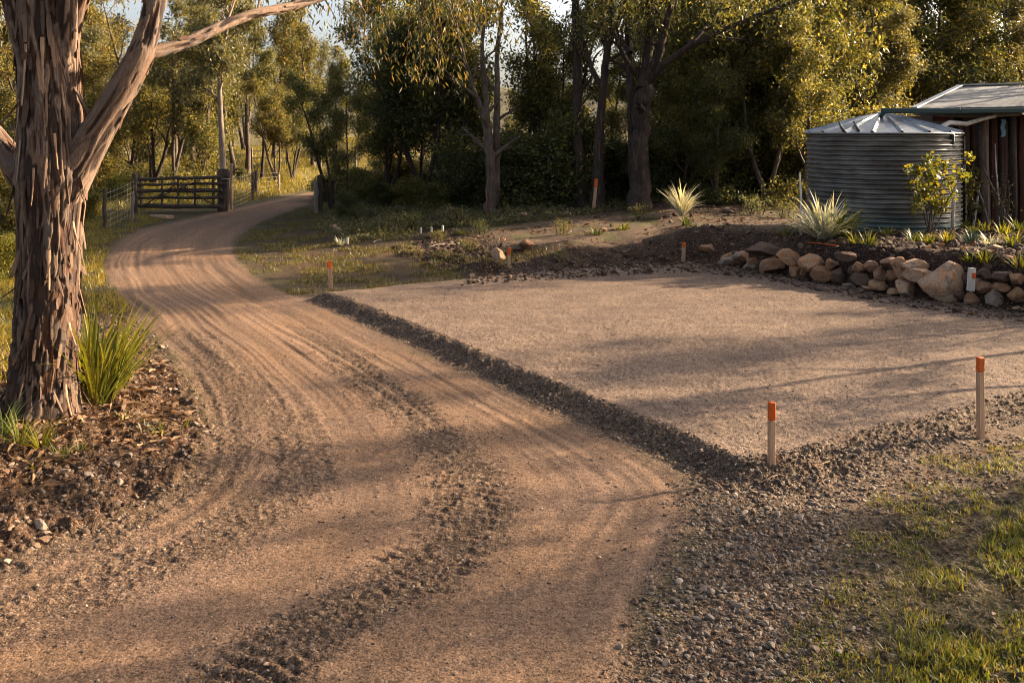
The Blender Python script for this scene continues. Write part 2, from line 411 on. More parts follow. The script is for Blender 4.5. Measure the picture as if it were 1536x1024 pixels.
A = put(A, M_tread*.85, C(.178, .114, .076)*(1+.35*mid+.35*fine))
A = put(A, M_bank, C(.20, .135, .095)*(1+.3*mid+.3*fine))
A = put(A, M_pad, C(.30, .207, .160)*(1+.22*big+.18*mid+.12*fine)+C(.05, .035, .02)*n2(X*.9+Y*.3, Y*2.4, 64)[:, None]+C(.035, .026, .02)*n2((X*.58+Y*.81)*.25, (X*.81-Y*.58)*2.6, 65)[:, None])
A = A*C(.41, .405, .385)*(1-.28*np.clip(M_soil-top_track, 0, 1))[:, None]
A = np.clip(A, .01, .8)
rough = np.clip(.45-.25*M_road*(1-M_tread)+.12*M_pad*sm(-.3, .4, big[:, 0])+.6*M_bank+.6*M_grav+.5*M_verge+.45*M_tread+.4*M_soil+.3*M_gr, 0, 1)
RGBA = np.concatenate([A, rough[:, None]], 1)

t = NT('ground_soil')
at = t.attr(); pos = t.pos(); rg = at.outputs['Alpha']
vo = t.n('TexVoronoi', Vector=pos, Scale=55.); vo2 = t.n('TexVoronoi', Vector=pos, Scale=130.)
n1 = t.noise(pos, 28, 5, .65); n0 = t.noise(pos, 9, 4, .6)
st1 = t.n('SeparateColor', i0=vo.outputs['Color']).outputs[0]; st2 = t.n('SeparateColor', i0=vo2.outputs['Color']).outputs[1]
k = t.math('ADD', t.math('MULTIPLY', t.math('SUBTRACT', st1, .5), t.n('Math', _operation='MULTIPLY_ADD', i0=rg, i1=.75, i2=.5).outputs[0]), t.math('MULTIPLY', t.math('SUBTRACT', st2, .5), .85))
k = t.math('ADD', k, t.math('MULTIPLY', t.math('SUBTRACT', n1, .5), t.n('Math', _operation='MULTIPLY_ADD', i0=rg, i1=1.1, i2=.35).outputs[0]))
k = t.math('MAXIMUM', t.math('ADD', k, 1.), .25)
kk = t.n('CombineColor', i0=k, i1=k, i2=k).outputs[0]
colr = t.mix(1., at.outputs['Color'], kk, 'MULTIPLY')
colr = t.mix(t.math('MULTIPLY', t.math('GREATER_THAN', st1, .93), t.math('MULTIPLY', rg, .5)), colr, (.22, .185, .15))
bh = t.math('ADD', t.math('MULTIPLY', t.math('SUBTRACT', 1., vo.outputs['Distance']), .6), t.math('ADD', t.math('MULTIPLY', n1, .9), t.math('MULTIPLY', vo2.outputs['Distance'], -.25)))
bh = t.math('MULTIPLY', bh, t.n('Math', _operation='MULTIPLY_ADD', i0=rg, i1=1.0, i2=.22).outputs[0])
M_GROUND = t.bsdf(colr, .95, bh, .75, .015, spec=.15)

nr, nc = len(yr), len(u)
ii = np.arange(nr-1)[:, None]*nc+np.arange(nc-1)[None]
Q = np.stack([ii, ii+1, ii+nc+1, ii+nc], -1).reshape(-1, 4)
fx = X[Q].mean(1); fy = Y[Q].mean(1)
is_pad = (M_pad+M_bank)[Q].mean(1) > .5
is_road = (RD[Q].mean(1) > 0) & ~is_pad
V_ALL = np.stack([X, Y, Z], 1)
for nm, sel in (('ground', ~is_pad & ~is_road), ('driveway', is_road), ('gravel_pad', is_pad)):
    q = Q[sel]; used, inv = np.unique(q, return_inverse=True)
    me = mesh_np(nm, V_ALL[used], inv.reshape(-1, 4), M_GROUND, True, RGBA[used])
    tag(obj(nm, me), kind='structure')
# grid look-up of the finished surface
def ground_z(x, y):
    x = np.asarray(x, float); y = np.asarray(y, float)
    r = np.clip(np.searchsorted(yr, y)-1, 0, nr-2); fr = np.clip((y-yr[r])/(yr[r+1]-yr[r]), 0, 1)
    uu = x/(.575*np.maximum(y, 3)+.35); c = np.clip(np.searchsorted(u, uu)-1, 0, nc-2); fc = np.clip((uu-u[c])/(u[c+1]-u[c]), 0, 1)
    ZZ = Z.reshape(nr, nc)
    return (ZZ[r, c]*(1-fc)+ZZ[r, c+1]*fc)*(1-fr)+(ZZ[r+1, c]*(1-fc)+ZZ[r+1, c+1]*fc)*fr
def hit(px, py):
    "where the line of sight through a photo pixel meets the finished ground"
    dx = (px-CX)/F; Yq = np.concatenate([np.arange(4.5, 60, .02), np.arange(60, 160, .2)]); zq = CH-(py-HY)/F*Yq
    k_ = int(np.argmax(zq <= ground_z(dx*Yq, Yq))); y_ = Yq[k_]
    return np.array([dx*y_, y_, float(ground_z(np.array([dx*y_]), np.array([y_]))[0])])
def on(x, y): return np.array([x, y, float(ground_z(np.array([x]), np.array([y]))[0])])
# far hills
th = np.linspace(-1.25, 1.25, 140); V = []; 
for i, th_ in enumerate(th):
    for d, e in ((190, 0), (215, .35), (245, .75), (280, 1.), (330, .8), (420, 0)):
        hgt = (11+7*n2(np.array(th_*3.1), np.array(.3), 71)+3*n2(np.array(th_*11), np.array(d*.02), 72))*e*(1.25 if th_ < 0 else 1.)
        V.append((d*math.sin(th_), d*math.cos(th_), -1+float(hgt)*1.35+(d-60)*.012*.3))
V = np.array(V); i = np.arange(139)[:, None]*6+np.arange(5)[None]
t = NT('hill_woodland'); ps = t.pos()
c_ = t.ramp(t.noise(ps, .16, 8, .75), [(.3, (.02, .022, .014)), (.5, (.06, .055, .03)), (.7, (.13, .10, .05))])
tag(obj('hills', mesh_np('hills', V, np.stack([i, i+6, i+7, i+1], -1).reshape(-1, 4), t.bsdf(c_, 1., t.noise(ps, .5, 6, .7), 1., 2.), True)), kind='structure')
# ------------------------------------------------------------------ foliage and wood
def leaf_quads(c, per, sig, L, w, droop, r, flat=.85, lo=None):
    "c: cluster centres (n,3) -> lens shaped leaves, one face each"
    n = len(c)*per
    p = np.repeat(c, per, 0)+r.normal(size=(n, 3))*np.array([sig, sig, sig*flat])
    d = r.normal(size=(n, 3)); d /= np.linalg.norm(d, axis=1)[:, None]
    d = d*(1-droop)+np.array([0, 0, -1.])*droop; d /= np.linalg.norm(d, axis=1)[:, None]+1e-6
    s = np.cross(d, r.normal(size=(n, 3))); s /= np.linalg.norm(s, axis=1)[:, None]+1e-6
    l = (L*r.uniform(.6, 1.3, n))[:, None]; ww = (w*r.uniform(.7, 1.3, n))[:, None]
    nrm = np.cross(d, s)
    V = np.stack([p, p+d*l*.45+s*ww+nrm*l*.05, p+d*l, p+d*l*.45-s*ww+nrm*l*.05], 1)
    if lo is not None: V[..., 2] = np.maximum(V[..., 2], lo)
    return V.reshape(-1, 3), np.arange(n*4).reshape(-1, 4)
def curve_from(p0, d0, L, n, r, wob=.12, up=0.0):
    pts = [np.array(p0, float)]; d = np.array(d0, float); d /= np.linalg.norm(d)
    for i in range(n):
        d = d+r.normal(0, wob, 3)+np.array([0, 0, up]); d /= np.linalg.norm(d)
        pts.append(pts[-1]+d*L/n)
    return np.array(pts)
def at_curve(pts, t):
    k = t*(len(pts)-1); i = min(int(k), len(pts)-2); return pts[i]+(pts[i+1]-pts[i])*(k-i)
def branch_out(wood, tips, pts, rad, r, lvl, n, L, spread, up, tmin=.35, k=5):
    "side branches along a curve, recursively; tips collects where leaves sit"
    for i in range(n):
        t = tmin+(1-tmin)*(i+r.uniform(.1, .9))/n
        b = at_curve(pts, t); tg = at_curve(pts, min(1, t+.05))-at_curve(pts, max(0, t-.05)); tg /= np.linalg.norm(tg)+1e-9
        a = i*2.4+r.uniform(-.5, .5)
        e = np.cross(tg, [0, 0, 1.]) if abs(tg[2]) < .95 else np.array([1., 0, 0])
        e /= np.linalg.norm(e); f = np.cross(tg, e)
        d = tg*math.cos(spread)+(e*math.cos(a)+f*math.sin(a))*math.sin(spread)
        l = L*(1-.45*t)*r.uniform(.7, 1.25); rr = max(.006, np.interp(t, np.linspace(0, 1, len(rad)), rad)*.62)
        q = curve_from(b, d, l, 5, r, .16, up); qr = np.linspace(rr, max(.004, rr*.25), len(q))
        wood.append((q, qr, k))
        if lvl > 0: branch_out(wood, tips, q, qr, r, lvl-1, max(3, n-1), l*.5, spread*.95, up*.6, .3, 4)
        else: tips += [at_curve(q, .55), at_curve(q, .8), q[-1]]
def wood_mesh(name, wood, mat):
    mb = MB()
    for pts, rad, k in wood: mb.tube(pts, rad, k, cap=False)
    return mb.mesh(name, mat, True)
def make_tree(seed, h, r0, clear, nl, L, spread, up, per, sig, leaf, droop, lvl=1, stems=1, lean=.04, wob=.05, low=0.0):
    r = np.random.default_rng(seed); wood = []; tips = []
    for s in range(stems):
        d = np.array([r.normal(0, lean), r.normal(0, lean), 1.])
        if stems > 1: d[:2] += .22*np.array([math.cos(s*2.4+seed), math.sin(s*2.4+seed)])
        hh = h*(r.uniform(.8, 1.0) if s else 1.)
        pts = curve_from((0.08*s*math.cos(s*2), .08*s*math.sin(s*2), -.3), d, hh, 12, r, wob, .03)
        rad = r0*(1-np.linspace(0, 1, 13))**.75*(.75 if s else 1.)+.012; rad[0] *= 1.5; rad[1] *= 1.12
        wood.append((pts, rad, 10)); branch_out(wood, tips, pts, rad, r, lvl, nl, L, spread, up, clear)
        tips += [pts[-1], pts[-2]]
    tips = np.array(tips)
    if low: tips = np.concatenate([tips, np.stack([r.normal(0, L*.35, 60), r.normal(0, L*.35, 60), r.uniform(.1, low, 60)], 1)])
    V, Q_ = leaf_quads(tips, per, sig, leaf[0], leaf[1], droop, r, lo=.02)
    return wood, V, Q_
LEAF = {  # olive, dark, gold: ramp ends imitate sunlit highlights and deep shade
 'olive': leaf_mat('leaf_olive', [(0, (.028, .036, .014)), (.45, (.10, .10, .036)), (.78, (.20, .17, .05)), (1, (.46, .34, .09))], .55),
 'dark': leaf_mat('leaf_dark', [(0, (.020, .030, .014)), (.5, (.070, .080, .032)), (.85, (.15, .14, .045)), (1, (.42, .32, .08))], .55),
 'gold': leaf_mat('leaf_gold', [(0, (.030, .036, .014)), (.45, (.10, .092, .030)), (.8, (.25, .19, .05)), (1, (.50, .34, .09))], .58),
 'grey': leaf_mat('leaf_grey', [(0, (.05, .055, .030)), (.5, (.115, .11, .055)), (1, (.26, .20, .09))], .52),
 'fresh': leaf_mat('leaf_fresh', [(0, (.045, .065, .014)), (.5, (.12, .125, .024)), (1, (.27, .20, .035))], .5, (1.2, 1.1, .4)),
}
BARK = {
 'dark': wood_mat('bark_dark', [(.32, (.010, .006, .005)), (.5, (.034, .022, .016)), (.62, (.075, .050, .038)), (.75, (.19, .14, .11))], (20, 20, 1.7), .04),
 'pale': wood_mat('bark_pale', [(.3, (.07, .045, .032)), (.5, (.20, .145, .11)), (.75, (.36, .29, .23))], (7, 7, 1.0), .02),
 'mid': wood_mat('bark_mid', [(.32, (.025, .016, .011)), (.5, (.075, .052, .038)), (.65, (.15, .11, .085)), (.8, (.24, .185, .15))], (18, 18, 1.6), .03),
}
PROTO = {}
def proto(kind, **kw):
    for i, sd in enumerate(kw.pop('seeds')):
        w, V, Q_ = make_tree(sd, **kw)
        PROTO.setdefault(kind, []).append((wood_mesh('trunk', w, BARK['mid']), mesh_np('crown', V, Q_, LEAF['olive'])))
proto('gum', seeds=(11, 12, 13), h=10, r0=.14, clear=.38, nl=9, L=2.9, spread=.75, up=.10, per=40, sig=.23, leaf=(.22, .036), droop=.5, lvl=1)
proto('opengum', seeds=(14, 15), h=10, r0=.13, clear=.4, nl=8, L=2.7, spread=.75, up=.10, per=20, sig=.24, leaf=(.17, .03), droop=.45, lvl=1)
proto('multi', seeds=(21, 22), h=9, r0=.12, clear=.30, nl=6, L=2.3, spread=.6, up=.12, per=38, sig=.23, leaf=(.21, .035), droop=.4, lvl=1, stems=3)
proto('wattle', seeds=(31, 32, 33), h=7.5, r0=.10, clear=.12, nl=11, L=2.2, spread=.9, up=.08, per=40, sig=.25, leaf=(.155, .031), droop=.25, lvl=1, low=1.0)
proto('pole', seeds=(41, 42, 43, 44), h=9, r0=.075, clear=.2, nl=10, L=2.0, spread=.95, up=.03, per=28, sig=.26, leaf=(.20, .036), droop=.45, lvl=1, wob=.09)
proto('shrub', seeds=(51, 52, 53), h=2.4, r0=.03, clear=.05, nl=6, L=1.2, spread=.85, up=.05, per=42, sig=.19, leaf=(.135, .03), droop=.15, lvl=1, stems=3, low=.7)
proto('scrub', seeds=(61, 62, 63), h=1.0, r0=.012, clear=.15, nl=5, L=.55, spread=.8, up=.06, per=9, sig=.10, leaf=(.085, .016), droop=.05, lvl=0, stems=5, lean=.25)
def plant(name, kind, v, x, y, sc, label, cat, group, leaf, bark='mid', rz=None, base=None, tilt=0, parts=('trunk', 'crown')):
    z = base if base is not None else float(ground_z(np.array([x]), np.array([y]))[0])
    e = empty(name, (x, y, z), label, cat, group, random.uniform(0, 6.28) if rz is None else rz, sc)
    if tilt: e.rotation_euler = (random.uniform(-tilt, tilt), random.uniform(-tilt, tilt), e.rotation_euler[2])
    pr = PROTO[kind][v % len(PROTO[kind])]
    for nm, me, m in zip(parts, pr, (BARK[bark], LEAF[leaf])):
        o = obj(nm, me, e); o.material_slots[0].link = 'OBJECT'; o.material_slots[0].material = m
    return e
def hero(name, Y, branches, label, group, bark, leaf, tips_extra=(), per=60, sig=.32, lsz=(.18, .03), droop=.5, seed=1, twig=(4, 1.3), crownY=1.2, up=.05, cat='tree', tipmin=0, k=12):
    "a tree drawn from its outline in the photo: branches = lists of (px, py, width px[, depth offset])"
    r = np.random.default_rng(seed); px0, py0 = branches[0][0][:2]
    base = np.array([P(px0, py0, Y)[0], Y, 0]); base[2] = float(ground_z(base[:1], base[1:2])[0])
    e = empty(name, base, label, cat, group)
    trunk = MB(); limbs = []; tips = [P(a, b, Y+dy)-base for a, b, dy in tips_extra]; wood = []
    for bi, br in enumerate(branches):
        q = []; rr = []
        for b in br:
            dy = b[3] if len(b) > 3 else 0
            w = P(b[0], b[1], Y+dy)-base; q.append(w); rr.append(b[2]/F*(Y+dy)/2)
        q = np.array(q)
        if bi == 0: q[0, 2] = -.3
        tt = np.linspace(0, len(q)-1, (len(q)-1)*5+1)
        # smooth the path a little and add a natural wobble
        qs = np.stack([np.interp(tt, range(len(q)), q[:, i]) for i in range(3)], 1); rs = np.interp(tt, range(len(q)), rr)
        for _ in range(3): qs[1:-1] = (qs[:-2]+2*qs[1:-1]+qs[2:])/4
        qs[1:-1] += r.normal(0, .12, (len(qs)-2, 3))*rs[1:-1, None]
        if bi == 0: rs = rs*(1+.5*np.exp(-np.linspace(0, 12, len(rs))))
        wood.append((qs, rs, k if bi == 0 else 9))
    n0 = len(wood)
    for i in range(n0):
        side = []; branch_out(side, tips, wood[i][0], wood[i][1], r, 1, twig[0], twig[1], .8, up, .45 if i == 0 else .3)
        nm = 'limb' if i else 'trunk'; obj(nm, wood_mesh(nm, [wood[i]]+side, BARK[bark]), e)
    tp = np.array(tips); tp = tp[tp[:, 2] > tipmin]
    V, Q_ = leaf_quads(tp, per, sig, lsz[0], lsz[1], droop, r)
    obj('crown', mesh_np('crown', V, Q_, LEAF[leaf]), e)
    return e
# ------------------------------------------------------------------ trees that stand out in the photo
RT = random.Random(4)
hero('gum_tree', 29.5, [[(736,322,20),(736,290,16),(737,250,15),(733,205,14),(728,170,13)],
     [(728,172,10),(712,140,7),(700,100,6,.3),(688,55,5,.6),(678,0,4,.9)], [(730,170,10),(727,120,8),(722,70,6,-.3),(728,20,5,-.4),(735,-40,4)],
     [(741,318,15,.3),(744,250,13,.3),(745,200,11,.3),(746,140,9,.4),(746,80,7,.6),(752,20,6,.8),(760,-50,4,1)], [(718,150,5),(690,125,4,-.4),(660,100,3,-.8)]],
     'pale twin-stemmed gum beside the gap in the trees, forking upward into thin grey limbs', 'tall trunks at the edge of the wood', 'mid', 'gold', per=20, seed=3, twig=(4, 1.5), tipmin=5.2)
hero('gum_tree', 30.5, [[(871,308,22),(871,270,18),(868,220,15),(867,160,14),(866,100,13),(864,40,12),(862,-60,10),(858,-180,6)],
     [(866,60,9),(880,20,7,.3),(892,-40,6,.5)], [(865,10,8),(845,-30,7,.4),(820,-90,5,.6)]],
     'straight dark trunk with ivy round its foot, first of the three big trunks', 'tall trunks at the edge of the wood', 'dark', 'olive', per=18, seed=5, tipmin=5.4)
hero('gum_tree', 29.8, [[(897,300,20),(897,260,16),(899,210,13),(903,150,12),(909,90,11),(914,40,11),(917,-40,9),(920,-150,6)],
     [(903,130,9),(884,95,7,.3),(868,40,6,.5)], [(912,70,9),(930,30,7,-.3),(944,-30,6,-.5)]],
     'slim dark brown trunk leaning slightly, middle one of the three big trunks', 'tall trunks at the edge of the wood', 'dark', 'olive', per=17, seed=6, tipmin=5.4)
hero('gum_tree', 29.2, [[(960,305,36),(960,270,29),(959,220,26),(962,170,27),(966,130,27)],
     [(950,300,14,.4),(948,220,12,.4),(946,150,12,.4),(944,100,12,.4),(942,60,10,.5),(936,0,9,.7),(930,-90,6,1)], [(966,130,20),(973,80,15),(977,30,13),(976,-40,10),(978,-130,7)],
     [(968,128,16),(988,85,12,-.4),(1000,40,10,-.6),(1015,-30,8,-1)], [(972,125,14),(992,100,11,-.5),(1030,72,10,-.9),(1080,48,8,-1.3),(1150,18,6,-1.8),(1210,-5,4,-2)],
     [(945,80,9),(928,55,7,.6),(905,30,5,.9)], [(1030,72,7,-.9),(1060,40,5,-.7),(1085,5,4,-.6)], [(952,110,9),(936,85,7,-.5),(925,62,6,-.8),(915,20,5,-1)]],
     'massive dark gum forking into many limbs, one long branch reaching toward the tank', 'tall trunks at the edge of the wood', 'dark', 'olive', per=17, seed=8, twig=(5, 1.3), tipmin=5.6, lsz=(.15, .024))
# the clump of thin dark trees between the drive and the pale gum
cl = [(508,312,.72,'dark'),(533,318,.62,'olive'),(556,306,.95,'dark'),(572,314,.85,'dark'),(590,300,1.0,'olive'),(606,310,.98,'dark'),(622,306,1.05,'dark'),(640,316,.9,'olive'),(655,304,1.05,'dark'),(676,312,1.0,'dark'),(694,304,.92,'olive'),(780,304,.9,'dark'),(812,302,.95,'olive'),(838,300,.95,'dark')]
wh = ['first dark sapling tree right of the pair of grey posts', 'small olive tree between the first sapling and the dense clump', 'tall dark tree on the road side of the dense clump', 'thin dark tree behind the low groundcover, third in the clump', 'olive tree with high crown near the middle of the clump',
      'dark tree with long clean stem at the centre of the clump', 'tallest dark tree of the clump beside the drive', 'olive tree in front of the clump above the row of white pegs', 'dark tree behind the white pegs at the back of the clump', 'dark tree at the clump end beside the pale forked gum', 'olive tree crowding the pale forked gum on its clump side',
      'dark leafy tree just past the pale forked gum', 'olive tree halfway between the pale gum and the ivy-footed trunk', 'dark tree close beside the ivy-footed trunk']
for i, ((px, py, s, lf), lb) in enumerate(zip(cl, wh)):
    h_ = hit(px, py); plant('slender_tree', 'pole' if i % 3 else 'multi', i, h_[0]+RT.uniform(-.3, .3), h_[1]+RT.uniform(-.8, 4.5), s*RT.uniform(.66, .95), lb, 'tree', 'slender trees in the clump beside the drive', lf, 'dark', tilt=.09)
for i in range(11):
    px = 500+i*26+RT.uniform(-9, 9); Y_ = RT.uniform(37, 46)
    plant('bush', 'shrub', i, (px-CX)/F*Y_, Y_, (RT.uniform(.8, 1.3),)*2+(RT.uniform(.35, .65),), 'rough bush behind the clump of slender trees, on the paddock side', 'bush', 'bushes behind the clump', RT.choice(['olive', 'gold', 'dark', 'olive']), 'dark', parts=('stems', 'leaves'))
for i, (px, py, s, lf, lb) in enumerate([(575,352,.24,'grey','small grey scrubby bush nearest the drive on the rough ground'),(612,346,.28,'olive','olive scrub bush left of the row of white pegs'),(685,338,.30,'grey','grey scrub bush right of the row of white pegs'),(720,352,.18,'dark','low dark scrub at the left end of the soil bank'),(700,378,.16,'olive','small olive scrub between soil bank and pad grass'),(655,362,.15,'gold','tiny golden scrub in front of the row of pegs'),(842,352,.18,'olive','low olive scrub on the crest of the soil bank'),(545,335,.3,'dark','dark scrub at the drive side of the groundcover'),(770,332,.22,'grey','grey scrub at the foot of the bushes right of the pale gum'),(960,330,.2,'olive','olive scrub at the foot of the massive forked gum'),(1130,322,.3,'dark','dark scrub on the far side of the terrace'),(1180,326,.24,'olive','olive scrub where the terrace meets the bushes by the tank')]):
    h_ = hit(px, py); plant('scrub_bush', 'scrub', i, h_[0], h_[1], s*2.6, lb, 'bush', 'low scrub on the rough ground behind the pad', lf, 'dark', parts=('stems', 'leaves'))
# trees round the gate and beyond it
bg_ = [(338,292,1.05,'gum','grey','pale','grey-leaved gum right behind the gate post'),(300,285,.95,'wattle','olive','mid','olive gum standing behind the middle of the gate'),(262,282,1.0,'multi','grey','mid','many-stemmed grey tree beyond the left half of the gate'),
       (228,280,.85,'multi','olive','dark','dark olive tree beyond the gate hinge end'),(393,268,.72,'gum','olive','dark','small dark-stemmed gum beside the wire fence past the gate'),(416,272,.62,'multi','gold','mid','golden many-stemmed sapling in the sunny grass past the gate'),(372,262,1.1,'gum','grey','mid','tall grey gum back in the paddock above the wire fence'),
       (438,268,.6,'multi','olive','dark','low olive tree at the bend where the drive leaves the gate'),(200,276,1.0,'wattle','olive','mid','leafy olive gum showing between the trunk fork and the gate'),(160,288,.9,'wattle','gold','mid','bright golden tree seen through the fork of the big gum'),(135,282,.8,'gum','grey','pale','pale grey tree close right of the big gum trunk'),
       (10,345,.55,'multi','gold','dark','golden tree at the far left edge behind the big gum'),(-25,330,.8,'wattle','olive','mid','olive gum half cut off by the left edge of the view'),(20,290,.95,'gum','gold','mid','golden-crowned gum left of the big trunk in the paddock'),(470,250,.9,'gum','gold','mid','golden gum far down the drive past the two grey posts')]
for i, (px, py, s, kd, lf, bk, lb) in enumerate(bg_):
    h_ = hit(px, py); plant('gum_tree', kd, i, h_[0], h_[1], s, lb, 'tree', 'gums around and beyond the gate', lf, bk)
# far trees across the paddock: each its own, told apart only by where they stand
k = 0
for (x0, x1, n, Y0, Y1, s0, s1) in ((-120, 480, 20, 75, 105, .85, 1.35), (440, 1000, 16, 62, 95, .42, .72)):
    for i in range(n):
        px = x0+(x1-x0)*(i+RT.uniform(.2, .8))/n; Y_ = RT.uniform(Y0, Y1); x_ = (px-CX)/F*Y_
        plant('far_tree', ('gum', 'multi', 'wattle')[k % 3], k, x_, Y_, RT.uniform(s0, s1), 'hazy far tree in the wooded line across the paddock', 'tree', 'far trees across the paddock', ('grey', 'olive', 'gold', 'olive', 'grey')[k % 5], 'mid'); k += 1
for i in range(16):
    px = -130+i*30+RT.uniform(-8, 8); Y_ = RT.uniform(48, 66)
    if 350 < px: continue
    plant('scrub_tree', 'wattle', i, (px-CX)/F*Y_, Y_, RT.uniform(.5, 1.0), 'low leafy scrub tree in the thicket beyond the gate paddock', 'tree', 'scrub thicket beyond the gate', RT.choice(['olive', 'olive', 'grey', 'dark', 'gold']), 'dark')
# the wood on the right: rows of bushy trees behind the tank and shed
rows = [(31.0, 1005, 1500, 9, .52, .74, 'front row of the wood'), (35.0, 985, 1530, 10, .78, .96, 'second row of the wood'), (40.5, 1040, 1580, 10, 1.0, 1.2, 'middle of the wood'), (48.0, 800, 1640, 13, 1.2, 1.6, 'back of the wood')]
ordn = ['first', 'second', 'third', 'fourth', 'fifth', 'sixth', 'seventh', 'eighth', 'ninth', 'tenth', 'eleventh', 'twelfth', 'thirteenth']
look = {'olive': 'olive bushy', 'dark': 'dark green bushy', 'gold': 'golden bushy', 'grey': 'grey-green bushy'}
for ri, (Y_, x0, x1, n, s0, s1, rn) in enumerate(rows):
    for i in range(n):
        px = x0+(x1-x0)*(i+RT.uniform(.25, .75))/n; y = Y_
        if (ri == 0 and px > 1230) or (ri == 1 and px > 1340): continue
        y = y+RT.uniform(-1.3, 1.3); x = (px-CX)/F*y
        lf = RT.choice(['olive', 'olive', 'gold', 'dark', 'grey', 'olive'] if px > 1180 else ['olive', 'dark', 'olive', 'grey'])
        s_ = RT.uniform(s0, s1)*(.62 if px < 1000 else 1)
        plant('bushy_tree', ('wattle', 'wattle', 'multi')[(i+ri) % 3], i+ri, x, y, s_, f'{look[lf]} tree, {ordn[i]} from the forked gum, {rn}', 'tree', 'bushy trees of the wood behind the tank', lf, 'mid')
for i in range(13):
    px = 1008+i*15.5+RT.uniform(-5, 5); Y_ = RT.uniform(31.5, 37.5); x = (px-CX)/F*Y_
    plant('slender_tree', 'pole', i+1, x, Y_, RT.uniform(.75, 1.1), f'slender dark-stemmed tree, {ordn[i]} from the forked gum toward the tank', 'tree', 'slender stems in the wood before the tank', RT.choice(['dark', 'olive', 'olive']), 'dark', tilt=.07)
for i, (px, Y_, s) in enumerate([(95, 58, 1.15), (150, 63, 1.25), (215, 60, 1.2), (290, 66, 1.3), (355, 58, 1.1), (410, 70, 1.1), (45, 55, 1.1)]):
    plant('gum_tree', ('opengum', 'gum')[i % 2], i, (px-CX)/F*Y_, Y_, s, f'tall open-crowned gum in the paddock, {ordn[[1, 2, 3, 4, 5, 6, 0][i]]} counting from the big trunk toward the drive', 'tree', 'gums around and beyond the gate', ('olive', 'grey', 'gold')[i % 3], 'mid')
# undergrowth along the foot of the trees
ug = [(560,320,.45,'dark'),(600,318,.5,'olive'),(650,322,.45,'dark'),(690,318,.7,'dark'),(755,318,.9,'dark'),(785,316,1.0,'dark'),(815,314,.8,'gold'),(845,312,1.05,'dark'),(925,306,.7,'olive'),(990,304,.85,'dark'),(1025,300,.95,'gold'),(1060,300,1.15,'dark'),(1095,298,1.2,'dark'),(1130,298,1.0,'gold'),(1165,298,1.25,'dark'),(1195,302,1.0,'olive'),(1235,300,1.2,'dark'),(718,314,.55,'olive'),(945,300,.95,'dark'),(1290,298,1.1,'olive')]
nb = ['low dark bush at the road end of the clump', 'olive bush under the slender trees', 'low dark bush behind the row of white pegs', 'dark bush at the near foot of the pale forked gum', 'dark glossy bush just past the pale forked gum', 'dense dark bush, second past the pale forked gum', 'lighter yellow-green bush between the pale gum and the ivy-footed trunk', 'dark bush pressed against the ivy-footed trunk', 'olive bush between the slim trunk and the massive forked gum', 'dark bush at the tank side of the massive forked gum',
      'yellow-green bush behind the white silvery seedling', 'tall dark bush right of the silvery seedling', 'dark bush midway between silvery seedling and tank', 'yellow-green bush past the middle of the gap before the tank', 'big dark bush nearly at the tank', 'olive bush touching the tank wall', 'dark bush half hidden behind the tank', 'small olive bush in front of the pale forked gum', 'dark bush behind the foot of the massive forked gum', 'olive bush peeping over the tank roof']
for i, ((px, py, s, lf), lb) in enumerate(zip(ug, nb)):
    h_ = hit(px, py); plant('bush', 'shrub', i, h_[0], h_[1]+.9+RT.uniform(-.3, 1.2), (s*1.1, s*1.1, s*RT.uniform(.75, 1.15)), lb, 'bush', 'undergrowth along the foot of the wood', lf, 'dark', parts=('stems', 'leaves'))
lb_ = [(30,380,.5,'gold'),(8,420,.35,'fresh'),(150,300,.75,'gold'),(178,304,.45,'fresh'),(195,300,.5,'olive'),(-20,360,.8,'gold'),(128,330,.5,'olive'),(362,275,.35,'dark'),(520,330,.35,'dark'),(545,300,.5,'olive'),(495,300,.4,'gold')]
ln = ['golden bush behind the left side of the big gum', 'small fresh green bush low at the left edge', 'golden scrub bush between the big gum and the fence post', 'fresh green bush by the thin fence post', 'olive bush beside the gate hinge post', 'golden bush cut by the left edge of the view', 'olive bush close right of the big gum trunk', 'round dark tussock under the wire fence', 'low dark bush beside the two grey posts', 'olive bush between the grey posts and the clump', 'golden low bush right behind the two grey posts']
for i, ((px, py, s, lf), lb) in enumerate(zip(lb_, ln)):
    h_ = hit(px, py); plant('bush', 'shrub', i+1, h_[0], h_[1], s, lb, 'bush', 'scrub around the gate and verge', lf, 'dark', parts=('stems', 'leaves'))
# unseen gums added right of the frame to dapple the pad and drive with shade
for i, (x, y, s) in enumerate([(13.8, 15.0, .62), (16.5, 17.0, .6), (15.0, 10.2, .72), (15.6, 25.2, 1.0), (17.5, 27.5, 1.1), (19.5, 26, 1.2), (10.5, 7.5, .75), (17.5, 12.5, .95), (12.5, 12.6, .5), (21.5, 19.5, .8)]):
    plant('shade_caster_gum', 'opengum', i, x, y, s, 'open-crowned gum added beyond the right edge of view to cast dappled shade', 'tree', 'unseen gums added for dappled shade', 'olive', 'pale')
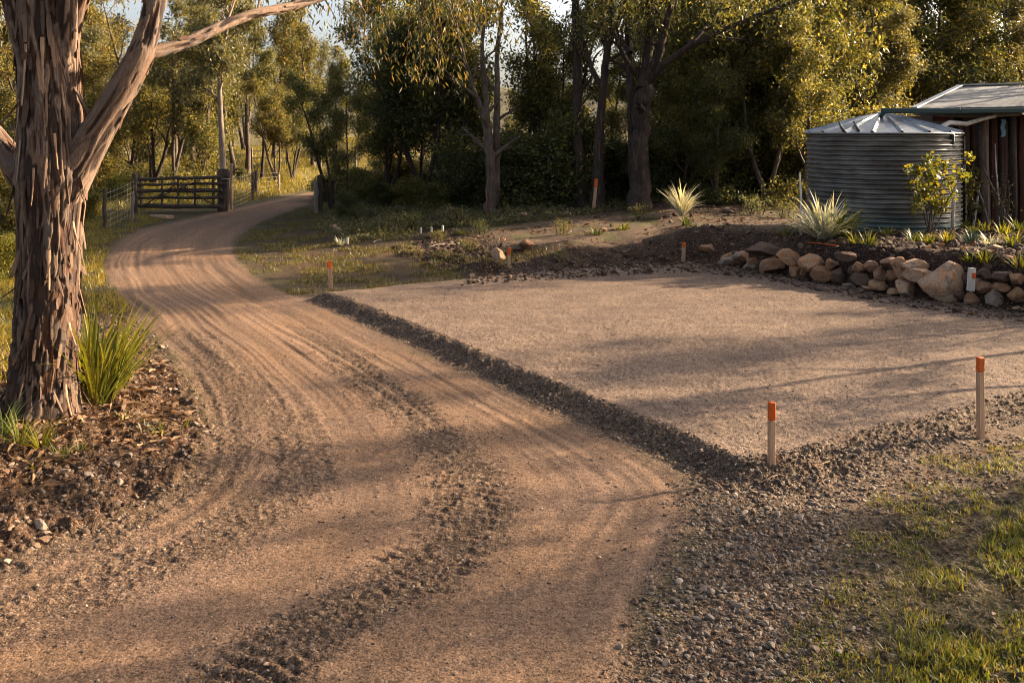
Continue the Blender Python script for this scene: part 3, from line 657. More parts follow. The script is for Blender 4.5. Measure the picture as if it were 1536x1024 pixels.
# ------------------------------------------------------------------ the big gum on the left
GYD = 9.35
def bark_tube(pts, rad, cell, seed, lower=0.0, amp=.016, k=None, smoothbark=0.0):
    pts = np.asarray(pts, float); rad = np.asarray(rad, float)
    sl = np.concatenate([[0], np.cumsum(np.linalg.norm(np.diff(pts, axis=0), axis=1))])
    n = max(8, int(sl[-1]/cell)); k = k or max(16, int(2*math.pi*rad.max()/cell))
    s = np.linspace(0, sl[-1], n); q = np.stack([np.interp(s, sl, pts[:, i]) for i in range(3)], 1)
    for _ in range(int(.12/cell)): q[1:-1] = (q[:-2]+2*q[1:-1]+q[2:])/4
    rr = np.interp(s, sl, rad)
    for _ in range(int(.12/cell)): rr[1:-1] = (rr[:-2]+2*rr[1:-1]+rr[2:])/4
    V, Fq, caps = tube(q, 1.0, k); V = V.reshape(n, k, 3); D = V-q[:, None]
    a = np.linspace(0, 2*np.pi, k, endpoint=False)[None]; R0 = rad.mean()
    cx = np.cos(a)*R0+0*s[:, None]; cy = np.sin(a)*R0+0*s[:, None]; cz = s[:, None]+0*a
    w = .05*n3(cx*6, cy*6, cz*2, seed+1)
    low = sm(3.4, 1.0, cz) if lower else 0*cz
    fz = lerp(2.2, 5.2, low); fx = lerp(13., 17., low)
    wx, wy, wz = cx+w, cy+w, cz+.3*n3(cx*3, cy*3, cz*1.2, seed+2)
    b = n3(wx*fx, wy*fx, wz*fz, seed)+.45*n3(wx*fx*2.2, wy*fx*2.2, wz*fz*2.0, seed+3)
    b2 = n3(wx*fx*.45, wy*fx*.45, wz*fz*.5, seed+5)
    b3 = n3(wx*fx*2.6, wy*fx*2.6, wz*fz*1.6, seed+12)
    p = sm(-.16-smoothbark, .14-smoothbark, b+.5*b2+.5*b3-.16*low)
    fis = sm(.12, -.02, np.abs(n3(wx*16, wy*16, wz*2.2, seed+6)))*(1-smoothbark)
    stem = .06*n3(cx*2.2, cy*2.2, cz*.35, seed+7)+.03*n3(cx*5, cy*5, cz*.8, seed+8)
    fine = n3(cx*60, cy*60, cz*14, seed+9)
    disp = amp*(p-.5)*(1+.8*b2)*(1+.35*np.mod(wz*fz*.5+b*.6, 1.))-amp*.35*fis+.0025*fine+rr[:, None]*stem
    if lower: disp = disp+.16*np.exp(-np.clip(cz-.25, 0, 9)/.16)*np.clip(np.cos(5*a+.7)+.45*np.cos(3*a), 0, 2)
    V = q[:, None]+D*(rr[:, None]+disp)[..., None]
    hue = n3(cx*4, cy*4, cz*1.1, seed+10); hue2 = n3(cx*9, cy*9, cz*3, seed+11)
    pale = np.array([.25, .165, .115]); tan = np.array([.175, .098, .060]); grey = np.array([.145, .118, .10]); dark = np.array([.042, .023, .016]); rust = np.array([.115, .052, .026])
    c = pale+(tan-pale)*sm(-.1, .5, hue)[..., None]; c = c+(grey-c)*sm(.05, .5, hue2)[..., None]*.7
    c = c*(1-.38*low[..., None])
    dk = dark+(rust-dark)*sm(.0, .5, hue2+hue*.5)[..., None]
    c = dk+(c-dk)*(p*(1-.6*fis))[..., None]
    c = np.clip(.68*c*(1+.22*fine[..., None]+.12*b[..., None]), .008, .6)
    return V.reshape(-1, 3), Fq, c.reshape(-1, 3)
t = NT('gum_bark'); at = t.attr(); oc = t.objc()
nb_ = t.noise(t.scale(oc, (90, 90, 12)), 1, 5, .65)
M_GUM = t.bsdf(t.mix(1., at.outputs['Color'], t.ramp(nb_, [(.25, (.6, .6, .6)), (.7, (1.25, 1.25, 1.25))]), 'MULTIPLY'), .82, nb_, .7, .008, spec=.25)
gb = np.array([P(65, 600, GYD)[0], GYD, 0.]); gb[2] = float(ground_z(gb[:1], gb[1:2])[0])
GUM = empty('big_gum_tree', gb, 'huge old gum with flaking brown and cream bark beside the strappy plant', 'tree')
def gum_path(br):
    q = np.array([P(b[0], b[1], GYD+(b[3] if len(b) > 3 else 0))-gb for b in br]); r_ = np.array([b[2]/F*(GYD+(b[3] if len(b) > 3 else 0))/2 for b in br])
    return q, r_
def flakes(q, rr, V, Fq, c, n, r, low):
    "loose scales of bark: fixed at the top, lifting and curling at the lower end"
    f = r.integers(0, len(Fq), n); p = V[Fq[f, 0]]; nx = V[Fq[f, 1]]-p; up = V[Fq[f, 3]]-p
    up = up/(np.linalg.norm(up, axis=1)[:, None]+1e-9); nx = nx/(np.linalg.norm(nx, axis=1)[:, None]+1e-9); nm = np.cross(nx, up)
    dn = -up*np.where(up[:, 2:3] > 0, 1, -1)+r.normal(0, .07, (n, 1))*nx
    L = (r.uniform(.10, .30, n)*(np.where(p[:, 2] > 2.0, 1.4, 1.) if low else .5))[:, None]; w = (r.uniform(.005, .021, n)*r.choice([1, 1, 1.8], n))[:, None]; lift = (r.uniform(.003, .016, n)*(1 if low else .5))[:, None]
    col = c[Fq[f, 0]]; pc = np.array([.145, .088, .056])*r.uniform(.35, 1.3, (n, 1)); tone = r.uniform(size=(n, 1)); pc = np.where(tone < .3, np.array([.085, .038, .02]), pc)
    rows = []
    for t_, k_ in ((0, .7), (.35, 1.), (.7, .85), (1., .62)):
        ctr = p+dn*L*t_+nm*(.004+lift*t_**1.6); rows += [ctr-nx*w*k_, ctr+nm*.004, ctr+nx*w*k_]
    VV = np.stack(rows, 1).reshape(-1, 3); b = (np.arange(n)*12)[:, None]
    Q4 = np.concatenate([b+np.array([[i*3+j, i*3+j+1, i*3+j+4, i*3+j+3]]) for i in range(3) for j in range(2)])
    cc = np.repeat(pc*.6+col*.4, 12, 0)
    return VV, Q4, cc
gum_br = [
 ('trunk', [(63,680,136),(64,640,114),(64,600,98),(67,540,91),(70,480,87),(73,400,84),(75,330,86),(76,270,98),(75,220,88),(74,150,82),(71,80,84),(68,20,86),(64,-60,80),(60,-180,66),(56,-320,44),(60,-460,26)], 1),
 ('limb', [(84,320,56),(97,285,58),(120,240,54),(155,180,46),(190,122,41),(211,82,36),(226,35,31),(240,-30,28),(262,-120,24),(300,-240,16)], 0),
 ('limb', [(205,92,22,0),(222,80,19,.05),(250,74,17,.2),(290,60,16,.4),(340,36,14,.7),(385,20,13,1.0),(440,9,11,1.4),(520,-14,9,1.9),(640,-48,8,2.8),(740,-70,6,3.8),(810,-80,4,4.6)], 0),
 ('limb', [(60,310,44,.1),(38,268,44,.1),(12,232,36,.2),(-22,188,30,.3),(-70,110,25,.5),(-120,20,20,.8)], 0),
 ('limb', [(64,200,40,.06),(52,140,40,0),(40,80,34,-.10),(22,25,27,-.2),(6,-30,23,-.25),(-30,-140,18,-.4)], 0),
 ('limb', [(82,180,36,.06),(89,120,38,0),(96,60,33,-.12),(100,0,30,-.25),(108,-70,26,-.3),(130,-190,18,-.4)], 0),
 ('limb', [(88,150,22,.1),(100,100,22,.1),(112,45,18,.1),(126,2,14,.15),(142,-50,12,.2)], 0),
]
SPR = [(455,20,2.5),(480,-20,2.6),(505,35,3),(535,55,3.4),(560,10,3.2),(585,45,3.8),(610,-10,3.5),(640,20,4),(665,60,4.4),(690,15,4.2),(712,48,4.6),(735,5,4.4),(755,45,4.8),(610,85,4.4),(520,-40,3),(570,-35,3.3),(680,-30,4),(430,-20,2.2),(380,-30,1.8),(660,115,4.6),(630,105,4.5),(545,95,3.6),(700,95,4.5)]
gtips = []; r_ = np.random.default_rng(77)
for i, (nm, br, lw) in enumerate(gum_br):
    q, rr = gum_path(br)
    V, Fq, c = bark_tube(q, rr, .013 if i == 0 else .015, 100+i*13, lw, .022 if i == 0 else .012, smoothbark=0 if i == 0 else .16)
    FV, FQ, FC = flakes(q, rr, V, Fq, c, 1000 if i == 0 else int(q.shape[0]*9), r_, i == 0)
    gtw = []; branch_out(gtw, gtips, q, rr, r_, 1, *((4, 1.5, .7, .05, .72) if i else (6, 2.4, .8, .08, .78)))
    if i == 2:
        for px, py, dy in SPR:
            j_ = int(np.argmin(np.abs(np.array([b_[0] for b_ in br])-(px-25)))); a = q[j_]; b = P(px, py, GYD+dy)-gb; m_ = a*.35+b*.65+np.array([0, 0, .30])+r_.normal(0, .06, 3)
            sp_ = np.array([a, a*.7+m_*.3+[0, 0, .05], m_, m_*.4+b*.6+[0, 0, .04], b]); gtw.append((sp_, np.array([.016, .012, .009, .006, .003]), 4))
            for tq in (.62, .74, .84, .93, 1.): gtips.append(at_curve(sp_, tq)+r_.normal(0, .08, 3))
    mb = MB()
    for w_ in gtw: mb.tube(*w_, cap=False)
    tv = np.concatenate(mb.V); tf = np.concatenate(mb.F[4])
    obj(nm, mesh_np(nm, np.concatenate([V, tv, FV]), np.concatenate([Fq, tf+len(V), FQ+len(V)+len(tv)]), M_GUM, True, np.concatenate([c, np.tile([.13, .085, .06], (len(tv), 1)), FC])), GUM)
gtips = np.array(gtips); gtips = gtips[gtips[:, 2] > 3.2]
V, Q_ = leaf_quads(gtips, 15, .15, .115, .012, .6, r_)
obj('crown', mesh_np('crown', V, Q_, leaf_mat('leaf_gum', [(0, (.03, .04, .015)), (.45, (.09, .085, .025)), (.8, (.24, .15, .04)), (1, (.33, .17, .05))], .5)), GUM)
# loose ribbons of bark
t = NT('bark_ribbon'); oc = t.objc()
M_RIB = t.bsdf(t.ramp(t.noise(t.scale(oc, (30, 30, 6)), 1, 4), [(.3, (.16, .075, .035)), (.7, (.42, .27, .16))]), .7)
for px, py, L_, a_, wd_ in [(84,60,.55,.2,.035),(103,105,.40,.5,.03),(62,70,.6,-.3,.03),(48,150,.5,-.2,.03),(99,200,.35,.6,.025),(110,480,.22,.9,.02),(92,370,.38,.15,.04),(115,330,.28,.9,.02),(107,570,.3,.7,.03),(88,620,.25,.1,.03),(52,210,.42,-.2,.03),(76,250,.36,.0,.022)]:
    top = P(px, py, GYD)-gb; q, rr = gum_path(gum_br[0][1])
    R_ = float(np.interp(top[2], q[:, 2], rr)); cx_ = float(np.interp(top[2], q[:, 2], q[:, 0]))
    sx = max(-.95, min(.95, (top[0]-cx_)/R_)); sy = -math.sqrt(1-sx*sx)
    n = 9; tt = np.linspace(0, 1, n); lift = .02+.05*tt**2*r_.uniform(.3, 1.2)
    px_ = cx_+sx*(R_+lift)+.04*a_*tt; py_ = sy*(R_+lift); pz_ = top[2]-L_*tt
    w_ = wd_*(1-.6*tt)*(1+.2*np.sin(tt*9)); tw = r_.uniform(-.6, .6)*tt
    tx, ty = -sy*np.cos(tw)-sx*np.sin(tw), sx*np.cos(tw)-sy*np.sin(tw)
    A_ = np.stack([px_-tx*w_/2, py_-ty*w_/2, pz_], 1); B_ = np.stack([px_+tx*w_/2, py_+ty*w_/2, pz_], 1)
    Cc = (A_+B_)/2+np.array([sx, sy, 0])*.006
    V = np.concatenate([A_, Cc, B_]); i_ = np.arange(n-1)
    Fq = np.concatenate([np.stack([i_, i_+n, i_+n+1, i_+1], 1), np.stack([i_+n, i_+2*n, i_+2*n+1, i_+n+1], 1)])
    obj('bark_strip', mesh_np('bark_strip', V, Fq, M_RIB, True), GUM)
# ------------------------------------------------------------------ stakes
t = NT('stake_timber'); oc = t.objc()
n_ = t.noise(t.scale(oc, (60, 60, 4)), 1, 5, .6)
M_STK = t.bsdf(t.ramp(n_, [(.3, (.20, .115, .062)), (.55, (.35, .22, .135)), (.8, (.48, .33, .215))]), .8, n_, .5, .003)
t = NT('orange_paint'); n_ = t.noise(t.objc(), 45, 4)
M_ORG = t.bsdf(t.ramp(n_, [(.3, (.34, .055, .006)), (.7, (.56, .11, .012))]), .65, n_, .3, .002)
M_WHT = wood_mat('whitewashed_timber', [(.3, (.30, .25, .20)), (.6, (.52, .46, .40))], (30, 30, 3), .003)
def stake(px, py, top, w, label, tilt=(0, 0), frac=.2, mat=None, sink=.12, rz=.3, Y=None):
    h_ = hit(px, py) if Y is None else P(px, py, Y); Hh = (py-top)/F*h_[1]; w_ = w/F*h_[1]
    e = empty('survey_stake', h_, label, 'stake', 'survey stakes round the pad', rz); e.rotation_euler = (tilt[0], tilt[1], rz)
    m = MB(); hp = Hh*(1-frac); m.box((0, 0, (hp-sink)/2), (w_, w_*.8, hp+sink), bev=.004, jit=.0012); obj('post', m.mesh('post', mat or M_STK), e)
    m = MB(); m.box((0, 0, hp+Hh*frac/2+.0005), (w_*1.07, w_*.87, Hh*frac), bev=.009, jit=.0032); obj('painted_top', m.mesh('painted_top', M_ORG), e)
    return e
stake(1157, 697, 603, 9.6, 'short squat survey stake with orange top at the near corner of the gravel pad', (0, .01), .30)
stake(1471, 657, 535, 9.5, 'tall survey stake with orange top by the front edge of the pad at the grass', (.01, -.02), .18)
stake(496, 434, 392, 6.2, 'thin survey stake with orange top at the far corner of the pad by the drive', (0, -.05), .26)
stake(1025, 393, 364, 4.8, 'small survey stake with orange top at the back corner where the rock wall begins', (0, .04), .25)
stake(763, 401, 372, 4.5, 'short survey stake with orange tip beside the pale round boulder', (0, .03), .38)
e = stake(890, 318, 268, 4.2, 'slanting pale stake with orange tip at the foot of the slim trunk', (0, .10), .25)
h_ = hit(729, 326); m = MB(); m.tube([(0, 0, -.1), (.02, 0, .4), (.0, 0, .85)], [.02, .016, .012], 6); tag(obj('stick', m.mesh('stick', wood_mat('reddish_stick', [(.3, (.12, .03, .015)), (.7, (.24, .07, .03))]), True), None, h_), 'slim reddish stick standing against the foot of the pale forked gum', 'stick')
for i, (px, py, tp, lb) in enumerate([(631, 350, 341, 'small white peg, the one nearest the drive in the row of pegs'), (647, 348, 340, 'small white peg in the middle of the row of pegs'), (664, 347, 338, 'small white peg at the pale gum end of the row of pegs'), (521, 366, 356, 'lone white peg in the grass near the pad corner stake')]):
    h_ = hit(px, py); Hh = (py-tp)/F*h_[1]; m = MB(); m.box((0, 0, Hh/2-.05), (.055, .05, Hh+.1), bev=.012, jit=.003)
    tag(obj('peg', m.mesh('peg', M_WHT), None, h_, .4*i), lb, 'peg', 'white pegs in the garden bed')

# ------------------------------------------------------------------ gate and fences
M_OLD = wood_mat('weathered_timber', [(.3, (.022, .015, .011)), (.55, (.065, .045, .034)), (.8, (.15, .11, .085))], (14, 14, 14), .006)
M_GREY = wood_mat('grey_timber', [(.3, (.07, .055, .045)), (.55, (.20, .165, .14)), (.8, (.32, .27, .23))], (40, 40, 3), .004)
t = NT('fence_wire'); M_WIRE = t.bsdf((.30, .26, .22), .45, metal=.7)
GYY = hit(265, 318)[1]; gbase = hit(265, 318)
def gp(px, py, dy=0): return P(px, py, GYY+dy)-np.array([gbase[0], gbase[1], gbase[2]])
e = empty('farm_gate', gbase, 'rough timber farm gate of five rails with crossed braces, closed across the side track', 'gate')
for y0, y1, th in [(269, 266, 5), (277, 275, 4), (287, 285, 6), (297, 296, 4), (309, 310, 6)]:
    m = MB(); th_ = th/F*GYY; N_ = 10; q = np.stack([np.linspace(0, 1, N_)]*3, 1)
    a, b = gp(206, y0), gp(333, y1); q = a+(b-a)*q; q[:, 2] += rng.normal(0, .012, N_)
    for i in range(N_-1): pass
    m.tube(q, th_*.52*(1+.12*rng.normal(size=N_)), 8); obj('rail', m.mesh('rail', M_OLD), e)
for px, w_, dy in [(212, 8, .07), (243, 4, -.06), (268, 5, -.06), (292, 4, -.06), (320, 7, .07)]:
    m = MB(); m.bar(gp(px, 313, dy), gp(px+rng.uniform(-2, 2), 264, dy), w_/F*GYY, .05, bev=.008, jit=.003); obj('upright', m.mesh('upright', M_OLD), e)
for a, b in [((214, 310), (268, 274)), ((268, 276), (318, 306)), ((232, 298), (300, 270))]:
    m = MB(); m.bar(gp(*a, dy=-.11), gp(*b, dy=-.11), .09, .04, bev=.008, jit=.003); obj('brace', m.mesh('brace', M_OLD), e)
m = MB(); m.tube([gp(330, 270, -.1), gp(337, 268, -.25), gp(346, 269, -.1)], .018, 6); obj('chain_latch', m.mesh('chain_latch', M_WIRE, True), e)
def post(px, py, top, w, label, mat, name='fence_post', group='timber posts by the gate', lean=0, rnd=True, wire=()):
    h_ = hit(px, py); Hh = (py-top)/F*h_[1]; w_ = w/F*h_[1]
    m = MB(); n = 9; z = np.linspace(-.3, Hh, n); rr = w_/2*(1+.07*rng.normal(size=n)); q = np.stack([lean*z+.01*rng.normal(size=n), .01*rng.normal(size=n), z], 1)
    q = np.concatenate([q, q[-1:]+[[0, 0, .015]]]); rr = np.append(rr, rr[-1]*.75)
    m.tube(q, rr, 9 if rnd else 4)
    return tag(obj(name, m.mesh(name, mat, False), None, h_, .3), label, 'post', group), h_, Hh
post(202, 321, 261, 8, 'dark squared post carrying the hinge end of the timber gate', M_OLD)
post(335, 317, 254, 17, 'thick gnarled post at the latch end of the timber gate', M_OLD)
post(347, 314, 246, 5, 'thin rusty-pale post tight beside the thick latch post', M_STK)
post(198, 332, 290, 4.5, 'thin leaning stake standing just in front of the hinge post', M_GREY, lean=.03)
post(337, 317, 262, 4, 'slim grey metal-like stay post in front of the thick latch post', M_GREY, lean=.01)
post(157, 346, 283, 6, 'dark slender post standing alone in scrub between big gum and gate', M_OLD)
post(379, 299, 259, 5, 'dark fence post past the gate holding the wire mesh', M_OLD)
post(384, 291, 256, 5, 'second dark fence post, close behind the one holding the wire mesh', M_OLD)
post(418, 286, 262, 3.5, 'spindly far fence post in the sunny grass by the drive', M_GREY)
post(474, 320, 273, 7, 'shorter grey post of the pair on the inside of the drive bend', M_GREY)
post(480, 319, 263, 8, 'taller dark post of the pair on the inside of the drive bend', M_OLD)
def wires(a, b, tops, label, n=7, vert=0):
    ha, hb = hit(*a), hit(*b); base = (ha+hb)/2; m = MB()
    for i in range(n):
        q0 = ha-base; q1 = hb-base; f = (i+.5)/n
        p0 = q0+[0, 0, tops[0]*f]; p1 = q1+[0, 0, tops[1]*f]; mid_ = (p0+p1)/2-[0, 0, .03]
        m.tube([p0, mid_, p1], .006, 4, cap=False)
    for j in range(vert):
        s = (j+.5)/vert; q = (ha-base)*(1-s)+(hb-base)*s; m.tube([q, q+[0, 0, tops[0]*(1-s)+tops[1]*s]], .005, 4, cap=False)
    o = tag(obj('wire_fence', m.mesh('wire_fence', M_WIRE), None, base), label, 'fence', 'wire fencing by the gate')
    o['kind'] = 'thing'
wires((349, 314), (379, 299), (1.3, 1.2), 'wire mesh fence running from the latch post into the sunny grass', 8, 10)
wires((157, 346), (202, 321), (1.2, 1.3), 'wire mesh fence between the lone slender post and the gate hinge', 7, 9)
wires((384, 291), (418, 286), (1.1, 1.0), 'plain wire fence continuing behind the golden sapling', 5, 0)
# far rail fence in the paddock
hb = hit(455, 250); e = empty('rail_fence', hb, 'pale two-rail paddock fence glimpsed far beyond the drive bend', 'fence')
for z_ in (.55, 1.0):
    m = MB(); m.bar((-3.5, 0, z_), (3.5, 0, z_), .1, .05); obj('rail', m.mesh('rail', M_GREY), e)
for x_ in (-3.4, -1.1, 1.1, 3.4):
    m = MB(); m.box((x_, .06, .5), (.12, .1, 1.4)); obj('post', m.mesh('post', M_GREY), e)
# pale slab by the gate
h_ = hit(243, 328); m = MB(); m.box((0, 0, .07), (.9, .35, .12), bev=.03, jit=.012)
tag(obj('timber_slab', m.mesh('timber_slab', M_STK), None, h_, -.5), 'pale flat slab lying on the ground in front of the gate', 'slab')

# ------------------------------------------------------------------ water tank
TK = hit(1323, 341); TK[1] = 22.2; TK[0] = (1323-CX)/F*TK[1]; TK[2] = float(ground_z(TK[:1], TK[1:2])[0])
TR = 107.5/F*TK[1]; Z0 = CH-(341-HY)/F*TK[1]; TZ0 = min(Z0, TK[2]+.02); TTOP = CH-(200-HY)/F*TK[1]
e = empty('water_tank', (TK[0], TK[1], TZ0), 'round corrugated metal water tank with ribbed cone roof beside the slab shed', 'tank')
Ht = TTOP-TZ0; pitch = .106; nz = int(Ht/pitch*8); k = 288
z = np.linspace(0, Ht, nz); a = np.linspace(0, 2*np.pi, k, endpoint=False)
ZZ, AA = np.meshgrid(z, a, indexing='ij')
wv = .014*n2(AA*3, ZZ*1.2, 81)+.005*n2(AA*9, ZZ*3, 82)
RR = TR+.027*np.sin(2*np.pi*(ZZ+wv)/pitch)+.012*n2(AA*2, ZZ*1.2, 83)
sh = np.floor(AA/(2*np.pi/9)+.37*(ZZ > Ht*.5)); RR = RR+.006*((AA/(2*np.pi/9)+.37*(ZZ > Ht*.5))-sh); V = np.stack([RR*np.cos(AA), RR*np.sin(AA), ZZ], -1).reshape(-1, 3)
i = np.arange(nz-1)[:, None]*k; j = np.arange(k)[None]; j2 = (j+1) % k
Fq = np.stack([i+j, i+j2, i+k+j2, i+k+j], -1).reshape(-1, 4)
t = NT('galvanised_sheet'); oc = t.objc(); n_ = t.noise(t.scale(oc, (1.5, 1.5, 5)), 1, 6, .65); n5 = t.noise(t.scale(oc, (3, 3, .8)), 1, 5, .6)
zz = t.n('SeparateXYZ', i0=oc).outputs[2]
c_ = t.ramp(n_, [(.3, (.055, .050, .044)), (.5, (.12, .113, .10)), (.72, (.22, .205, .185))])
c_ = t.mix(t.ramp(n5, [(.55, (0, 0, 0)), (.75, (1, 1, 1))]), c_, (.10, .068, .045))
gm = t.math('MULTIPLY', t.ramp(t.math('ADD', zz, t.math('MULTIPLY', n_, .5)), [(.35, (1, 1, 1)), (.75, (0, 0, 0))]), .75)
c_ = t.mix(gm, c_, (.035, .10, .10))
M_GALV = t.bsdf(c_, t.ramp(n5, [(.3, (.36,)*3), (.7, (.6,)*3)]) if False else .46, n_, .15, .01, metal=.4, spec=.45)
obj('tank_wall', mesh_np('tank_wall', V, Fq, M_GALV, True), e)
# cone roof of twelve folded sheets
t = NT('roof_sheet'); n_ = t.noise(t.objc(), 4, 5, .6)
M_TROOF = t.bsdf(t.ramp(n_, [(.3, (.20, .205, .21)), (.7, (.36, .36, .355))]), .42, n_, .1, .01, metal=.8, spec=.5)
ap = CH-(171-HY)/F*TK[1]-TZ0; ns = 18; V = []; rs = [TR+.05, TR*.66, TR*.33, .10]
for ri, r0_ in enumerate(rs):
    f = (TR+.05-r0_)/(TR+.05-.1)
    for s_ in range(ns*4):
        q = s_ % 4; an = 2*np.pi*(s_//4)/ns+[0, .035, .075, .175][q]*(1 if r0_ > .3 else 1.2)
        lift = [0, .055, 0, .0][q]*(1 if ri < 3 else .4)
        V.append((r0_*math.cos(an), r0_*math.sin(an), Ht+.01+(ap-Ht)*f+lift))
K = ns*4; i = np.arange(3)[:, None]*K; j = np.arange(K)[None]; j2 = (j+1) % K
Fq = np.stack([i+j, i+j2, i+K+j2, i+K+j], -1).reshape(-1, 4)
obj('cone_roof', mesh_np('cone_roof', np.array(V), Fq, M_TROOF), e)
m = MB(); m.tube([(0, 0, ap-.06), (0, 0, ap+.03), (0, 0, ap+.05)], [.16, .15, .06], 16); obj('roof_cap', m.mesh('roof_cap', M_TROOF), e)
m = MB(); aa = np.linspace(0, 2*np.pi, 97); m.tube(np.stack([(TR+.045)*np.cos(aa), (TR+.045)*np.sin(aa), 0*aa+Ht], 1), .022, 6, cap=False); obj('rim', m.mesh('rim', M_TROOF, True), e)
t = NT('dark_pipe'); M_PIPE = t.bsdf((.03, .045, .045), .5)
t = NT('pale_pipe'); n_ = t.noise(t.objc(), 9, 4); M_PPIPE = t.bsdf(t.ramp(n_, [(.3, (.32, .28, .24)), (.7, (.55, .51, .46))]), .6)
o0 = np.array([TK[0], TK[1], TZ0]); fy = -TR*.55
m = MB(); m.tube([P(1404, 199, TK[1]+fy)-o0+[0, -.45, 0], P(1413, 202, TK[1]+fy)-o0+[0, -.5, 0], P(1420, 222, TK[1]+fy)-o0+[0, -.28, 0], P(1424, 262, TK[1]+fy)-o0+[0, -.12, 0], P(1426, 330, TK[1]+fy)-o0+[0, -.1, 0]], .05, 10); obj('overflow_pipe', m.mesh('overflow_pipe', M_PIPE, True), e)
for px in (1265, 1288):
    m = MB(); q = P(px, 196, TK[1]-1.3)-o0; m.tube([q, q+[.05, .3, .1], q+[.12, .6, .2]], [.035, .03, .025], 8); obj('roof_strap', m.mesh('roof_strap', M_PIPE, True), e)

# ------------------------------------------------------------------ slab shed
SY = 22.6; SB = P(1490, 335, SY); SB[2] = float(ground_z(SB[:1], SB[1:2])[0])
e = empty('slab_shed', SB, 'old slab-timber shed with blue-grey corrugated roof, cut by the right edge', 'shed')
def sp(px, py, Y): return P(px, py, Y)-SB
EY = SY-.9; RY = SY+2.6
E0, E1 = sp(1372, 164, EY), sp(1760, 157, EY); R0, R1 = sp(1442, 131, RY), sp(1760, 121, RY)
N_ = 150*4; s = np.linspace(0, 1, N_); prof = .032*np.sin(np.arange(N_)*np.pi/2)
V = np.concatenate([E0+(E1-E0)*s[:, None]+[0, 0, 0], R0+(R1-R0)*s[:, None]]); V[:, 2] += np.tile(prof, 2)+.012*n2(np.tile(s*30, 2), np.repeat([0., 3.], N_), 91)
mid_ = (V[:N_]+V[N_:])/2; mid_[:, 2] += -.02+.02*n2(s*12, s*0, 92); V = np.concatenate([V[:N_], mid_, V[N_:]])
i = np.arange(N_-1); Fq = np.concatenate([np.stack([i, i+1, i+N_+1, i+N_], 1), np.stack([i+N_, i+N_+1, i+2*N_+1, i+2*N_], 1)])
V = np.concatenate([V, V-[0, 0, .012]]); Fq = np.concatenate([Fq, Fq[:, ::-1]+3*N_])
t = NT('blue_grey_roof'); oc = t.objc(); n_ = t.noise(t.scale(oc, (2, .6, 2)), 1, 6, .7)
M_SROOF = t.bsdf(t.ramp(n_, [(.3, (.022, .030, .045)), (.55, (.055, .066, .09)), (.75, (.11, .115, .13))]), .66, n_, .2, .01, metal=.1, spec=.35)
obj('roof', mesh_np('roof', V, Fq, M_SROOF, True), e)
m = MB(); m.bar(R0+[-.1, 0, .05], R1+[0, 0, .05], .22, .05, bev=.01); obj('ridge_cap', m.mesh('ridge_cap', M_TROOF), e)
m = MB(); m.bar(E0+[-.03, -.02, .03], R0+[-.03, -.02, .05], .16, .04, bev=.01); obj('barge_flashing', m.mesh('barge_flashing', M_TROOF), e)
t = NT('green_gutter'); M_GUT = t.bsdf((.028, .05, .048), .5)
m = MB(); G0 = sp(1322, 166, EY-.02); m.bar(G0, sp(1440, 167, EY-.12), .13, .12, bev=.02); m.bar(sp(1440, 167, EY-.12), E1+[0, -.12, -.08], .13, .12, bev=.02); obj('gutter', m.mesh('gutter', M_GUT), e)
m = MB(); m.tube([G0+[.06, 0, -.03], G0+[.03, .05, -.10], G0+[.03, .15, -.17]], .05, 10); obj('gutter_spout', m.mesh('gutter_spout', M_GUT, True), e)
t = NT('slab_wall'); oc = t.objc(); n_ = t.noise(t.scale(oc, (9, 9, 1.2)), 1, 6, .65); at = t.attr()
M_SLAB = t.bsdf(t.mix(1., at.outputs['Color'], t.ramp(n_, [(.3, (.45,)*3), (.7, (1.35,)*3)]), 'MULTIPLY'), .85, n_, .8, .02)
m = MB(); x = sp(1437, 200, SY)[0]; xe = sp(1740, 200, SY)[0]; zt = sp(1437, 172, SY)[2]
while x < xe:
    w_ = RT.uniform(.10, .24); cc = RT.choice([(.09, .05, .033), (.055, .032, .022), (.13, .085, .058), (.11, .088, .072), (.19, .135, .10), (.085, .034, .02)])
    xx = x+w_/2; q = [(xx+RT.uniform(-.02, .02), RT.uniform(-.03, .03), z_) for z_ in (-.2, zt*.3, zt*.62, zt*RT.uniform(.93, 1.0))]; m.tube(q, [w_*.52, w_*.49, w_*.46, w_*.44], 7, col=cc); x += w_+RT.choice([0, 0, .012, .03])
obj('slab_wall', m.mesh('slab_wall', M_SLAB), e)
m = MB(); m.box(((sp(1437, 200, SY)[0]+xe)/2, .25, zt/2), (xe-sp(1437, 200, SY)[0], .08, zt)); obj('inner_lining', m.mesh('inner_lining', M_OLD), e)
m = MB(); m.box((sp(1434, 200, SY)[0]+.05, 1.6, zt/2), (.1, 2.9, zt)); obj('end_wall', m.mesh('end_wall', M_OLD), e)
for px, w_ in ((1470, .16), (1520, .14)):
    m = MB(); q = sp(px, 335, SY-.25); m.tube([(q[0], q[1], -.2), (q[0]+.03, q[1], zt*.5), (q[0]-.02, q[1], zt+.05)], [w_/2, w_*.45, w_*.42], 9); obj('bush_post', m.mesh('bush_post', M_OLD, True), e)
m = MB(); m.tube([sp(1372, 171, SY-.35), sp(1450, 174, SY-.35), sp(1528, 171, SY-.4)], [.04, .05, .055], 9); obj('eave_pole', m.mesh('eave_pole', M_GREY, True), e)
m = MB(); m.tube([sp(1470, 167, SY-.4), sp(1485, 168, SY-.4)], [.05, .04], 9); obj('pole_stub', m.mesh('pole_stub', M_STK, True), e)
